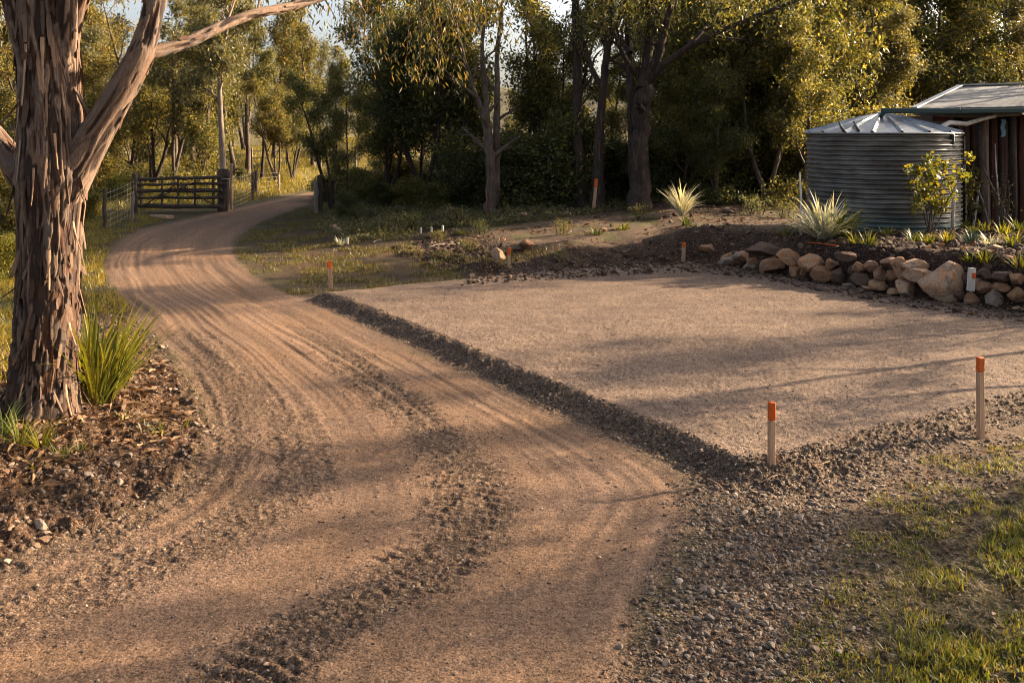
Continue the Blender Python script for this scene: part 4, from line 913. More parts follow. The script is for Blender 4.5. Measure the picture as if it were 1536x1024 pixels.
m = MB(); m.tube([sp(1416, 197, SY-1.2), sp(1415, 189, SY-1.1), sp(1424, 184, SY-1.0), sp(1450, 186, SY-.8), sp(1475, 178, SY-.6), sp(1492, 174, SY-.5)], [.06, .06, .055, .055, .05, .05], 10); obj('feed_pipe', m.mesh('feed_pipe', M_PPIPE, True), e)
m = MB(); m.bar(sp(1398, 178, SY-.2), sp(1426, 178, SY-.2), .05, .14, bev=.01); obj('red_board', m.mesh('red_board', wood_mat('red_timber', [(.3, (.09, .022, .016)), (.7, (.16, .05, .035))])), e)
t = NT('blue_rag'); M_BLUE = t.bsdf((.10, .20, .28), .8)
q = sp(1505, 190, SY-.34); nn = 7; A_ = np.array([[q[0]+.02*math.sin(i*1.7)-.05, q[1]+.01*i % 3*.01, q[2]+.17-.07*i] for i in range(nn)]); B_ = A_+np.array([.11, .02, .01])
i = np.arange(nn-1); m = mesh_np('rag', np.concatenate([A_, B_, A_+[0, .012, 0], B_+[0, .012, 0]]), np.concatenate([np.stack([i, i+nn, i+nn+1, i+1], 1), np.stack([i, i+nn, i+nn+1, i+1], 1)[:, ::-1]+2*nn]), M_BLUE, True)
tag(obj('rag', m, None, SB), 'small faded blue rag hanging under the shed eave', 'cloth')
for i, (px, top, lean_, w_, lb) in enumerate([(1449, 205, .25, .022, 'thin grey pole leaning on the shed slabs nearest the tank'), (1484, 232, -.3, .03, 'crooked pale pole leaning against the middle of the shed wall'), (1499, 215, .2, .02, 'thin rod leaning beside the shed post under the rag'), (1515, 240, -.4, .028, 'weathered stick leaning at the right edge of the shed'), (1459, 262, .5, .03, 'short forked branch propped low against the shed')]):
    h_ = P(px, 336, SY-.75); h_[2] = float(ground_z(h_[:1], h_[1:2])[0]); Hq = CH-(top-HY)/F*SY-h_[2]; m = MB()
    m.tube([(0, 0, -.05), (lean_*.3+.03, .2, Hq*.35), (lean_*.7-.02, .38, Hq*.7), (lean_, .58, Hq)], [w_, w_*.95, w_*.8, w_*.6], 7)
    tag(obj('leaning_pole', m.mesh('leaning_pole', M_GREY if i % 2 else M_PPIPE, True), None, h_), lb, 'pole', 'poles leaning on the shed')
h_ = P(1428, 320, SY-2.0); h_[2] = float(ground_z(h_[:1], h_[1:2])[0]); m = MB(); m.tube([(0, 0, -.1), (.03, 0, .6), (.07, 0, 1.15)], [.045, .04, .035], 8)
tag(obj('white_post', m.mesh('white_post', M_WHT, True), None, h_), 'whitish thin post between the yellow shrub and the shed wall', 'post')

# ------------------------------------------------------------------ boulders
def boulder_mesh(seed):
    import bmesh
    bm = bmesh.new(); bmesh.ops.create_icosphere(bm, subdivisions=4, radius=1)
    V = np.array([v.co[:] for v in bm.verts]); Fs = np.array([[v.index for v in f.verts] for f in bm.faces]); bm.free()
    r = np.random.default_rng(seed); pl = r.normal(size=(13, 3)); pl /= np.linalg.norm(pl, axis=1)[:, None]; off = r.uniform(.47, .87, 13)
    for n_, o_ in zip(pl, off):
        d = V@n_-o_; V = V-np.clip(d, 0, None)[:, None]*n_*.97
    V = V*(1+.07*n3(V[:, 0]*1.6, V[:, 1]*1.6, V[:, 2]*1.6, seed)+.045*n3(V[:, 0]*4, V[:, 1]*4, V[:, 2]*4, seed+1)+.022*n3(V[:, 0]*11, V[:, 1]*11, V[:, 2]*11, seed+2))[:, None]
    V /= np.abs(V).max(0); return mesh_np('boulder', V, Fs, M_ROCK, True)
t = NT('sandstone'); oc = t.objc(); oi = t.n('ObjectInfo'); n_ = t.noise(oc, 2.6, 8, .7, .3); nf = t.noise(t.pos(), 30, 6, .7); nh = t.noise(t.pos(), 6, 4, .6)
c_ = t.mix(t.ramp(n_, [(.42, (0, 0, 0)), (.62, (1, 1, 1))]), oi.outputs['Color'], t.mix(1., oi.outputs['Color'], (1.15, .78, .52), 'MULTIPLY'))
c_ = t.mix(t.ramp(nh, [(.54, (0, 0, 0)), (.68, (.75, .75, .75))]), c_, (.11, .085, .07))
c_ = t.mix(1., c_, t.ramp(nf, [(.3, (.5,)*3), (.7, (1.1,)*3)]), 'MULTIPLY')
M_ROCK = t.bsdf(c_, .88, t.math('ADD', nf, t.math('MULTIPLY', n_, 2.)), .8, .02)
BLD = [boulder_mesh(200+i*7) for i in range(14)]
RCOL = {'pale': (.43, .31, .215), 'tan': (.38, .245, .15), 'brown': (.28, .175, .11), 'grey': (.24, .20, .165), 'orange': (.27, .165, .095), 'dark': (.12, .085, .065)}
def wall_base(px): return np.interp(px, [1030, 1080, 1130, 1200, 1300, 1400, 1536, 1700], [393, 396, 405, 419, 437, 451, 470, 494])
def rock(px, py, w, h, cl, label, v, group='boulders of the dry rock wall', Y=None, name='boulder', back=0.0, ry=None):
    if Y is None:
        Y0 = W(px, wall_base(px), PZ)[1]; mpp = Y0/F; up = max(0, wall_base(px)-py)*mpp
        Y = Y0+.10+.40*up+back
    q = P(px, py, Y); o = obj(name, BLD[v % 14], None, q); o.scale = (w/F*Y/2*1.08, w/F*Y/2*.85, h/F*Y/2*1.12)
    o.rotation_euler = (RT.uniform(-.15, .15), ry if ry is not None else RT.uniform(-.15, .15), RT.choice([0, math.pi])+RT.uniform(-.35, .35)); o.color = (*RCOL[cl], 1)
    return tag(o, label, 'boulder', group)
Rk = [(1094,394,38,22,'grey','pale grey boulder that starts the rock wall at its far end'),(1107,383,21,12,'grey','small grey stone lying on top of the first pale boulder'),(1126,402,30,18,'grey','flat grey boulder tucked second along the foot of the rock wall'),(1131,391,24,13,'brown','low brown boulder above the flat grey one near the wall start'),
 (1158,400,44,25,'brown','reddish brown boulder with split face near the wall start'),(1148,376,60,24,'dark','long dark boulder forming the top course near the wall start'),(1187,385,44,27,'tan','tan boulder on the top course below the silver plant'),(1219,393,42,27,'tan','rounded tan boulder right of the silver plant, top course'),(1231,411,38,22,'orange','smooth brown orange boulder low in the wall under the rounded tan one'),
 (1193,410,28,18,'brown','small brown boulder at the foot between split boulder and orange one'),(1257,413,20,22,'dark','dark upright stone beside the smooth orange boulder'),(1246,396,23,19,'orange','small orange stone wedged right of the rounded tan boulder'),(1287,400,25,20,'tan','tan block under the stony garden edge, mid wall'),(1307,397,20,19,'brown','brown angular stone beside the tan mid-wall block'),
 (1291,418,30,22,'dark','dark brown boulder low in the middle of the wall'),(1319,411,25,26,'brown','tall brown stone left of the leaning tan slab'),(1318,427,29,17,'tan','tan boulder at the foot behind the pale flat stone'),(1276,428,25,9,'grey','flat greenish grey stone lying at the foot of mid wall'),(1304,433,24,8,'pale','flat pale stone at the foot, beside the greenish grey one'),
 (1335,394,34,16,'brown','brown capping stone in the middle of the wall top'),(1353,402,34,34,'tan','leaning tan slab left of the two pale boulders'),(1374,396,42,17,'pale','pale capping boulder just left of the largest boulder'),(1373,412,44,24,'pale','broad pale cream boulder against the left of the largest one'),(1357,433,40,23,'pale','knobbly pale boulder at the foot beneath the cream one'),
 (1392,421,22,26,'orange','narrow orange stone wedged between cream and largest boulders'),(1419,421,76,62,'pale','largest boulder of the wall, pale tan with a broad rounded face'),(1459,448,26,21,'orange','round mossy brown boulder at the foot under the white marker stake'),(1476,429,27,21,'brown','brown boulder right of the white marker stake'),(1501,431,27,17,'orange','smooth orange boulder above the striped grey one'),
 (1491,448,36,31,'grey','grey boulder with striped layered face at the wall foot'),(1501,413,32,18,'dark','dark boulder in the top course near the right edge'),(1527,441,28,22,'orange','mossy orange boulder at the right edge of the view'),(1524,419,22,17,'brown','brown boulder above the mossy one at the right edge'),(1526,463,18,9,'pale','small pale broken stone at the wall foot by the right edge'),
 (1480,410,24,16,'dark','dark stone behind the top of the white marker stake'),(1340,437,22,12,'tan','small tan stone at the foot left of the knobbly boulder'),(1268,385,30,14,'dark','dark stone half buried in the garden edge above mid wall'),(1560,436,40,36,'tan','tan boulder of the wall, past the right edge'),(1600,450,44,40,'brown','brown boulder of the wall, past the right edge'),(1440,441,18,14,'dark','dark small stone between largest boulder and the mossy round one')]
for i, (px, py, w_, h__, cl, lb) in enumerate(Rk): rock(px, py, w_, h__, cl, lb, i)
# backing stones that fill the gaps of the wall
for i in range(26):
    px = 1090+i*19+RT.uniform(-5, 5); wb = wall_base(px); hh = np.interp(px, [1080, 1180, 1400, 1600], [16, 34, 58, 64])
    rock(px, wb-hh*RT.uniform(.25, .8), RT.uniform(16, 28), RT.uniform(13, 22), RT.choice(['dark', 'brown', 'dark', 'tan']), 'small dark filler stone set back between the larger boulders of the wall', i+3, 'filler stones deep in the rock wall', back=.16)
for px, py, w_, h__, cl, lb, dz in [(748,381,24,20,'pale','pale round boulder sitting on the soil mound behind the pad',0),(789,367,24,15,'brown','flat-topped brown rock on the soil mound near the pale boulder',0),(775,373,16,12,'dark','dark rock squeezed beside the flat-topped brown one',0),(1060,372,26,12,'brown','brown rock in the cut bank near the back corner stake',0),(1206,338,34,12,'tan','flat sawn-looking slab on the terrace left of the silver plant',0),
    (905,345,12,6,'pale','small pale stone at the foot of the slanting white stake',0),(784,322,14,9,'pale','pale stone in the row edging the bushes',0),(822,320,14,7,'grey','grey stone in the row edging the bushes',0),(850,321,16,8,'grey','wider grey stone in the row edging the bushes',0),(1090,316,22,9,'grey','grey edging stone near the white silvery seedling',0),(505,345,15,9,'grey','grey stone in the groundcover by the grey posts',0),(500,340,12,8,'pale','pale stone in the groundcover by the grey posts',0),(1492,372,22,9,'pale','pale flat stone in the garden above the white marker stake',0),(1510,385,20,8,'tan','tan stone in the garden near the right edge',0)]:
    h_ = hit(px, py+h__*.4); rock(px, py, w_, h__, cl, lb, int(px), 'loose rocks in the garden', Y=h_[1], name='rock')
h_ = hit(1455, 434); Yq = W(1455, wall_base(1455), PZ)[1]+.02
e = empty('survey_stake', P(1456, 436, Yq), 'white squared marker stake with an orange blaze standing against the rock wall', 'stake', 'survey stakes round the pad'); e.rotation_euler = (0, .06, .2)
Hh = 34/F*Yq; m = MB(); m.box((0, 0, Hh/2), (.10, .085, Hh), bev=.006, jit=.002); obj('post', m.mesh('post', M_WHT), e)
m = MB(); m.box((.012, -.0435, Hh*.68), (.075, .006, .09), bev=.002, jit=.003); obj('orange_blaze', m.mesh('orange_blaze', M_ORG), e)
m = MB(); m.box((0, -.3, 0), (.10, .06, .5)); 
# ------------------------------------------------------------------ strap-leaved plants and small plants
def blades(base, L, w, az, lean, curl, n=6, fold=.3):
    "arching strap leaves: arrays of equal length; returns quads"
    N_ = len(L); t = np.linspace(0, 1, n)[None]
    th = lean[:, None]+curl[:, None]*t**1.5           # angle from vertical
    ds = L[:, None]/(n-1)
    h = np.concatenate([np.zeros((N_, 1)), np.cumsum(np.sin(th[:, :-1])*ds, 1)], 1); v = np.concatenate([np.zeros((N_, 1)), np.cumsum(np.cos(th[:, :-1])*ds, 1)], 1)
    ca, sa = np.cos(az)[:, None], np.sin(az)[:, None]
    c = np.stack([base[:, 0, None]+h*ca, base[:, 1, None]+h*sa, base[:, 2, None]+v], -1)
    ww = w[:, None]*np.clip(.45+2.2*t, 0, 1)*np.clip((1-t)*2.2, .04, 1)/2
    side = np.stack([-sa+0*h, ca+0*h, 0*h], -1); up = np.stack([-np.cos(th)*ca, -np.cos(th)*sa, np.sin(th)], -1)
    A_ = c+side*ww[..., None]+up*ww[..., None]*fold; B_ = c-side*ww[..., None]+up*ww[..., None]*fold
    V = np.stack([A_, c, B_], 2).reshape(-1, 3)        # (N, n, 3)
    i = (np.arange(N_)[:, None]*n+np.arange(n-1)[None]).reshape(-1)*3
    Fq = np.concatenate([np.stack([i, i+1, i+4, i+3], 1), np.stack([i+1, i+2, i+5, i+4], 1)])
    return V, Fq
def rosette(n, L, w, r, spread=(.1, .9), curl=(.3, 1.3), rad=.08):
    az = r.uniform(0, 6.283, n); rr = rad*np.sqrt(r.uniform(0, 1, n)); a2 = az+r.normal(0, .5, n)
    base = np.stack([rr*np.cos(a2), rr*np.sin(a2), np.full(n, -.02)], 1)
    return blades(base, L*r.uniform(.55, 1.1, n), w*r.uniform(.7, 1.2, n), az, r.uniform(*spread, n), r.uniform(*curl, n))
def strap_mat(name, stops, trans=.4): return leaf_mat(name, stops, trans, (1.2, 1.05, .45), .5)
ST = {'lime': strap_mat('strap_lime', [(0, (.06, .08, .012)), (.5, (.14, .145, .02)), (1, (.28, .22, .035))], .55),
      'silver': strap_mat('strap_silver', [(0, (.30, .31, .24)), (.5, (.52, .51, .43)), (1, (.70, .66, .55))], .3),
      'green': strap_mat('strap_green', [(0, (.03, .05, .015)), (.5, (.07, .09, .02)), (1, (.14, .13, .03))], .35),
      'yellow': strap_mat('strap_yellow', [(0, (.045, .065, .016)), (.5, (.11, .115, .022)), (1, (.23, .165, .035))], .45),
      'dark': strap_mat('strap_dark', [(0, (.012, .03, .022)), (.6, (.03, .06, .045)), (1, (.06, .09, .06))], .2)}
def strap_plant(name, px, py, n, L, w, mat, label, group=None, seed=0, at_=None, **kw):
    h_ = hit(px, py) if at_ is None else np.array(at_); h_[2] = float(ground_z(h_[:1], h_[1:2])[0])
    V, Fq = rosette(n, L, w, np.random.default_rng(seed+int(px)*3), **kw)
    return tag(obj(name, mesh_np(name, V, Fq, ST[mat], True), None, h_), label, 'plant', group)
strap_plant('strappy_plant', 142, 600, 230, 1.12, .030, 'lime', 'big strappy yellow-green clump growing against the huge gum', spread=(.02, .75), curl=(.15, 1.1), rad=.20)
strap_plant('strappy_plant', 168, 585, 70, .75, .028, 'lime', 'smaller yellow-green tussock on the drive side of the big strappy clump', spread=(.1, .8), curl=(.2, .9), rad=.15)
strap_plant('silver_plant', 1236, 357, 210, .98, .045, 'silver', 'large silvery rosette plant standing in front of the tank', spread=(.05, 1.1), curl=(.2, 1.3), rad=.16)
strap_plant('silver_plant', 1262, 356, 70, 1.0, .045, 'green', 'green-tinged strappy clump merging with the tank side of the large silvery rosette', spread=(.1, 1.1), curl=(.3, 1.2), rad=.12)
e_ = strap_plant('silver_seedling', 1023, 324, 110, 1.1, .045, 'silver', 'upright whitish feathery seedling on the terrace before the bushes', spread=(.05, .75), curl=(.3, 1.6), rad=.04)
strap_plant('silver_plant', 512, 368, 26, .28, .04, 'silver', 'small whitish plant low in the grass inside the drive bend', spread=(.3, 1.2), curl=(.2, 1.), rad=.06)
h_ = hit(1201, 352); m = MB(); m.tube([(0, 0, -.1), (.01, 0, .7), (-.02, 0, 1.35)], [.03, .026, .016], 7)
tag(obj('stick', m.mesh('stick', M_PPIPE, True), None, h_), 'thin pale upright stick beside the large silvery rosette', 'stick')
for i, (px, py, n, L, w, mt, lb) in enumerate([(30,668,40,.42,.012,'lime','loose green grass tuft at the foot of the big gum, left side'),(62,672,34,.36,.012,'lime','thin arching grass tuft at the front foot of the big gum'),(5,655,44,.5,.014,'green','dark green tuft at the very left edge by the big gum'),(92,690,20,.24,.012,'lime','small yellow tuft in the leaf litter before the big gum'),(185,628,12,.14,.014,'yellow','tiny yellow-green seedling right of the strappy plant foot'),(208,632,14,.15,.016,'lime','lime seedling alone on the bare clods by the verge'),(240,652,16,.20,.014,'lime','spiky lime seedling farthest out on the clod bank'),(274,640,10,.13,.016,'yellow','yellowish seedling at the verge nearest the drive'),(121,680,12,.16,.018,'yellow','yellow seedling among stones in front of the big gum'),(215,648,10,.15,.012,'silver','pale dry tuft on the clod bank between two seedlings'),(52,700,10,.14,.014,'lime','small green sprig low in the litter near the left edge')]):
    strap_plant('grass_tuft', px, py, n, L, w, mt, lb, 'tufts and seedlings on the left verge', i, spread=(.1, 1.0), curl=(.3, 1.3), rad=.05)
gp_ = [(1282,365,'yellow','yellow-green garden plant right of the silvery rosette'),(1303,366,'yellow','golden low plant second right of the silvery rosette'),(1330,352,'lime','lime plant at the tank foot, middle'),(1372,362,'green','green tuft left of the yellow shrub stem'),(1392,364,'yellow','yellow tuft right at the yellow shrub stem'),(1421,362,'lime','lime spiky plant right of the yellow shrub'),(1447,342,'yellow','bright golden plant near the whitish post'),(1462,350,'yellow','yellow plant in the golden row before the shed'),(1478,346,'yellow','golden plant at the shed end of the golden row'),(1457,362,'dark','dark blue-green clump in the middle of the garden'),(1485,366,'silver','pale grey strappy clump in the garden near the right'),(1506,352,'lime','thin green tuft on the mown strip before the shed'),(1520,368,'lime','spiky green tuft in the garden by the right edge'),(1529,345,'green','green tuft against the shed by the right edge'),(1459,393,'lime','green tuft on the wall top right above the white marker stake'),(1478,394,'yellow','yellowish tuft on the wall top past the marker stake'),(1530,402,'yellow','yellow-green leafy plant spilling over the wall at the right edge'),(1300,336,'dark','dark broad-leaved clump against the tank foot'),(1320,338,'dark','second dark broad clump along the tank foot'),(1210,336,'lime','lime sprig at the shaded side of the silvery rosette'),(1030,338,'green','green tuft at the foot of the whitish seedling'),(895,352,'green','thin green tuft on the track before the slim trunk'),(935,345,'lime','small lime tuft on the track edge'),(690,352,'yellow','yellow-orange tuft past the row of pegs'),(570,352,'lime','lime sprig in the dark groundcover'),(1180,355,'yellow','yellowish tuft on the terrace beside the flat slab'),(1500,332,'silver','grey woody plant against the shed slabs'),(1517,318,'silver','silvery plant high against the shed at the right edge')]
for i, (px, py, mt, lb) in enumerate(gp_):
    s_ = RT.uniform(.8, 1.25); strap_plant('garden_plant', px, py, 34, .30*s_, .032, mt, lb, 'small plants in the garden beds', i, spread=(.1, 1.2), curl=(.2, 1.2), rad=.10)
# yellow shrub in front of the tank
def leafy_shrub(name, px, py, topy, wpx, leaf, lw, per, label, Y=None, seed=5, lf='gold', twf=3):
    h_ = hit(px, py) if Y is None else P(px, py, Y); h_[2] = float(ground_z(h_[:1], h_[1:2])[0]); r = np.random.default_rng(seed)
    H_ = CH-(topy-HY)/F*h_[1]-h_[2]; Wd = wpx/F*h_[1]/2; wood = []; tips = []
    for i in range(7):
        q = curve_from((0, 0, -.1), (r.normal(0, .22), r.normal(0, .22), 1), H_*r.uniform(.7, .97), 8, r, .10, .04); rr = np.linspace(.018, .005, 9)
        wood.append((q, rr, 6)); branch_out(wood, tips, q, rr, r, 0, twf+3, Wd*.85, .85, .08, .3, 4)
    V, Q_ = leaf_quads(np.array(tips), per, .055, leaf, lw, .15, r)
    e = empty(name, h_, label, 'shrub'); obj('stems', wood_mesh('stems', wood, BARK['mid']), e); obj('leaves', mesh_np('leaves', V, Q_, LEAF[lf]), e)
leafy_shrub('yellow_shrub', 1396, 352, 216, 58, .10, .040, 8, 'airy yellow-leaved shrub in front of the tank and shed corner', lf='fresh')
leafy_shrub('climbing_vine', 1462, 338, 222, 16, .09, .035, 7, 'narrow green vine climbing the shed slabs', Y=22.0, seed=9, lf='olive')
leafy_shrub('bare_shrub', 1506, 345, 250, 40, .07, .02, 1, 'nearly leafless grey shrub in front of the shed slabs', Y=21.6, seed=12, lf='grey')
m = MB(); hs = [hit(px, py) for px, py in ((1212, 366), (1226, 367), (1241, 369), (1258, 372))]; o_ = hs[0].copy()
m.tube([np.array(q)-o_+[0, 0, .03] for q in hs], .011, 7); tag(obj('hose', m.mesh('hose', M_ORG, True), None, o_), 'short orange hose lying on the soil above the rock wall', 'hose')
for i, (a, b, lb) in enumerate([((955, 328), (1010, 322), 'pale fallen stick at the foot of the massive forked gum'), ((1040, 350), (1085, 352), 'broken branch lying on the terrace edge right of the whitish seedling'), ((560, 365), (600, 350), 'grey fallen branch across the groundcover by the drive bend'), ((640, 372), (690, 366), 'dead stick in the rough soil between pegs and pad'), ((1140, 726), (1245, 694), 'thin straw-coloured twig on the gravel below the near corner stake'), ((1060, 722), (1100, 748), 'short dry twig on the gravel by the drive edge')]):
    p0, p1 = hit(*a), hit(*b); d = p1-p0; m = MB(); th_ = .02 if i < 4 else .006
    m.tube([d*t_+np.array([0, 0, .03 if i < 4 else .02])+rng.normal(0, .03 if i < 4 else .012, 3)*[1, 1, .3] for t_ in np.linspace(0, 1, 7)], np.linspace(th_, th_*.4, 7), 6)
    tag(obj('stick', m.mesh('stick', M_GREY if i < 4 else M_STK, True), None, p0), lb, 'stick', 'fallen sticks')

# ------------------------------------------------------------------ uncountable cover: grass, stones, litter
def scatter(polyg, n, r, Yref=8., pw=1.2, zcorr=None):
    lo, hi = polyg.min(0), polyg.max(0); lo = np.maximum(lo, [-40, 4.2]); hi = np.minimum(hi, [40, 90]); out = []
    c = 0
    while c < n:
        y = r.uniform(lo[1], hi[1], 60000); xx = r.uniform(lo[0], hi[0], 60000)
        k_ = inside(xx, y, polyg) & (r.uniform(size=60000) < np.minimum(1, (Yref/y)**pw)) & (np.abs(xx) < .66*y+1.1)
        q = np.stack([xx[k_], y[k_]], 1); out.append(q); c += len(q)
        if len(out) > 60: break
    return np.concatenate(out)[:n]
def vis(q): return np.abs(q[:, 0]) < .60*q[:, 1]+.6
def grass(name, pts, hgt, w, mat, r, lean=(.0, .8), curl=(.2, 1.2), kind='stuff', n=4):
    N_ = len(pts); z = ground_z(pts[:, 0], pts[:, 1])-.01
    h_ = hgt*r.uniform(.45, 1.25, N_) if np.isscalar(hgt) else hgt*r.uniform(.6, 1.2, N_)
    V, Fq = blades(np.stack([pts[:, 0], pts[:, 1], z], 1), h_, np.full(N_, w)*r.uniform(.7, 1.3, N_) if np.isscalar(w) else w, r.uniform(0, 6.283, N_), r.uniform(*lean, N_), r.uniform(*curl, N_), n=n)
    return tag(obj(name, mesh_np(name, V, Fq, mat, True)), kind=kind)
def clumpy(q, f, thr, r, seed):
    v = fbm2(q[:, 0]*f, q[:, 1]*f, 3, seed); return q[(v+r.normal(0, .10, len(q))) > thr]
G_R = leaf_mat('grass_mixed', [(0, (.05, .075, .012)), (.5, (.11, .13, .018)), (.8, (.19, .17, .03)), (1, (.30, .21, .07))], .45, (1.2, 1.05, .45))
G_DRY = leaf_mat('grass_dry', [(0, (.12, .08, .03)), (.5, (.22, .15, .06)), (1, (.34, .24, .12))], .35, (1.1, 1., .6))
G_GOLD = leaf_mat('grass_sunny', [(0, (.10, .10, .016)), (.5, (.21, .17, .028)), (1, (.33, .23, .05))], .5, (1.2, 1.05, .45))
G_M = leaf_mat('grass_rough', [(0, (.045, .05, .016)), (.45, (.085, .085, .022)), (.75, (.15, .12, .035)), (1, (.25, .17, .07))], .4, (1.2, 1.05, .45))
r = np.random.default_rng(21)
q = scatter(GRASS_R, 130000, r); dd = sdist(q[:, 0], q[:, 1], GRASS_R); q = q[r.uniform(size=len(q)) < sm(-.05, 1.2, dd)]; q = clumpy(q, 1.3, .02, r, 121)
grass('lawn_grass', q, .068, .007, G_R, r)
q = scatter(GRASS_R2, 60000, r); q = clumpy(q, 2.1, .10, r, 131); grass('lawn_grass', q[:16000], .05, .006, G_R, r)
q = scatter(GRASS_R2, 30000, r); q = clumpy(q, 1.1, .02, r, 132); grass('dry_grass', q[:5000], .06, .005, G_DRY, r, lean=(.6, 1.4))
GL2 = poly([(-900,325),(150,320),(262,327),(208,343),(170,366),(154,395),(160,425),(200,468),(150,480),(120,470),(112,520),(60,600),(-100,640),(-900,700)])
q = scatter(GL2, 76000, r, 10., 1.4); q = clumpy(q, .9, -.12, r, 141); grass('verge_grass', q[:38000], .16, .012, G_GOLD, r)
GM2 = poly([(340,385),(350,362),(378,342),(425,322),(475,306),(560,318),(590,335),(610,365),(640,392),(880,394),(880,406),(745,414),(620,431),(488,445),(440,446),(385,420),(350,395)])
q = scatter(GM2, 70000, r, 16., .8); q = q[(sdist(q[:, 0], q[:, 1], ROAD) < -.02) & (sdist(q[:, 0], q[:, 1], PAD) < -.05)]; q = clumpy(q, .9, .05, r, 151); grass('verge_grass', q[:34000], .085, .012, G_M, r)
q = scatter(FIELD, 60000, r, 30., 1.3); q = q[(sdist(q[:, 0], q[:, 1], ROAD) < -.2) & (height_base(q[:, 0], q[:, 1])[2] < 1e9)]
_, _, dbq, _ = height_base(q[:, 0], q[:, 1]); q = q[(dbq < 0) | (q[:, 0] < -5) | (q[:, 1] > 42)]; grass('paddock_grass', clumpy(q, .35, -.3, r, 161), .30, .03, G_GOLD, r)
# blue-green groundcover under the clump
GC = poly([(470,335),(520,316),(640,312),(740,322),(860,316),(1190,306),(1190,318),(980,322),(860,336),(700,345),(600,352),(520,356)], .3)
q = scatter(GC, 9000, r, 25., .3); q = clumpy(q, .7, -.1, r, 171); z = ground_z(q[:, 0], q[:, 1])
V, Q_ = leaf_quads(np.stack([q[:, 0], q[:, 1], z+.12*r.uniform(0, 1, len(q))*(1+fbm2(q[:, 0], q[:, 1], 2, 9))], 1), 4, .07, .10, .022, -.1, r)
tag(obj('groundcover', mesh_np('groundcover', V, Q_, LEAF['grey'])), kind='stuff')
def track_of(q):
    _, _, d_, s_ = height_base(q[:, 0], q[:, 1]); return sm(1.0, 1.9, d_)*sm(_s[4], _s[5], s_)*sm(12.5, 8, d_)*sm(_s[8], _s[7]-.3, s_)
# stones
import bmesh
def tmpl(sub, seed):
    bm = bmesh.new(); bmesh.ops.create_icosphere(bm, subdivisions=sub, radius=1); V = np.array([v.co[:] for v in bm.verts]); Fs = np.array([[v.index for v in f.verts] for f in bm.faces]); bm.free()
    rr = np.random.default_rng(seed); pl = rr.normal(size=(6, 3)); pl /= np.linalg.norm(pl, axis=1)[:, None]
    for n_ in pl:
        d = V@n_-rr.uniform(.4, .78); V = V-np.clip(d, 0, None)[:, None]*n_
    return V*rr.uniform(.75, 1.25, 3), Fs
T1 = [tmpl(2, i) for i in range(6)]; T0 = [tmpl(1, 20+i) for i in range(6)]
t = NT('stone_mix'); at = t.attr(); n_ = t.noise(t.pos(), 160, 4, .6)
M_STONE = t.bsdf(t.mix(1., at.outputs['Color'], t.ramp(n_, [(.3, (.54,)*3), (.7, (.98,)*3)]), 'MULTIPLY'), .88, n_, .4, .003, spec=.2)
def stones(name, q, rad, cols, r, flat=.62, sinkf=.25, big=.011):
    N_ = len(q); z = ground_z(q[:, 0], q[:, 1]); Vs = []; Fs = []; Cs = []; n0 = 0
    ci = r.integers(0, len(cols), N_); cc = np.array(cols)[ci]*r.uniform(.65, 1.3, N_)[:, None]
    for big_, TT in ((True, T1), (False, T0)):
        for k_ in range(6):
            m = np.where((rad > big) == big_)[0]; m = m[m % 6 == k_]
            if not len(m): continue
            V, F_ = TT[k_]; a = r.uniform(0, 6.283, len(m)); b = r.normal(0, .35, len(m))
            sx = r.uniform(.75, 1.3, len(m)); v = V[None]*np.stack([sx, 1/sx, np.full(len(m), flat)*r.uniform(.8, 1.3, len(m))], 1)[:, None]
            y2 = v[..., 1]*np.cos(b)[:, None]-v[..., 2]*np.sin(b)[:, None]; z2 = v[..., 1]*np.sin(b)[:, None]+v[..., 2]*np.cos(b)[:, None]
            x3 = v[..., 0]*np.cos(a)[:, None]-y2*np.sin(a)[:, None]; y3 = v[..., 0]*np.sin(a)[:, None]+y2*np.cos(a)[:, None]
            w_ = np.stack([x3, y3, z2], -1)*rad[m][:, None, None]+np.stack([q[m, 0], q[m, 1], z[m]+rad[m]*flat*(1-2*sinkf)*.6], 1)[:, None]
            Vs.append(w_.reshape(-1, 3)); Fs.append((F_[None]+(n0+np.arange(len(m))*len(V))[:, None, None]).reshape(-1, 3)); n0 += len(m)*len(V)
            Cs.append(np.repeat(cc[m], len(V), 0))
    return tag(obj(name, mesh_np(name, np.concatenate(Vs), np.concatenate(Fs), M_STONE, False, np.concatenate(Cs))), kind='stuff')
GREYS = [(.17, .13, .10), (.21, .165, .125), (.12, .092, .072), (.27, .215, .17), (.15, .105, .078)]
BROWNS = [(.13, .075, .045), (.17, .10, .06), (.09, .055, .038), (.20, .13, .085), (.15, .11, .085), (.22, .17, .13)]
def lognorm(n, m, s, lo, hi): return np.clip(m*np.exp(r.normal(0, s, n)), lo, hi)
q = scatter(GRAVEL, 4200, r, 7., 1.); q = q[inside(q[:, 0], q[:, 1], GRAVEL)]; stones('gravel', q, lognorm(len(q), .0095, .5, .004, .034), GREYS, r, sinkf=.42)
q = scatter(poly([(1000,720),(1180,700),(1400,660),(1536,655),(1560,700),(1330,860),(1250,1200),(830,1200),(900,1000),(980,840)]), 6000, r, 7., 1.); stones('gravel', q, lognorm(len(q), .009, .4, .004, .025), GREYS+BROWNS[:3], r)
ring = scatter(poly([(430,445),(620,420),(1120,380),(1700,440),(1700,680),(1180,730),(1060,740),(700,600)], .0), 90000, r, 8., 1.); ds = sdist(ring[:, 0], ring[:, 1], PAD); _, _, dbq, _ = height_base(ring[:, 0], ring[:, 1])
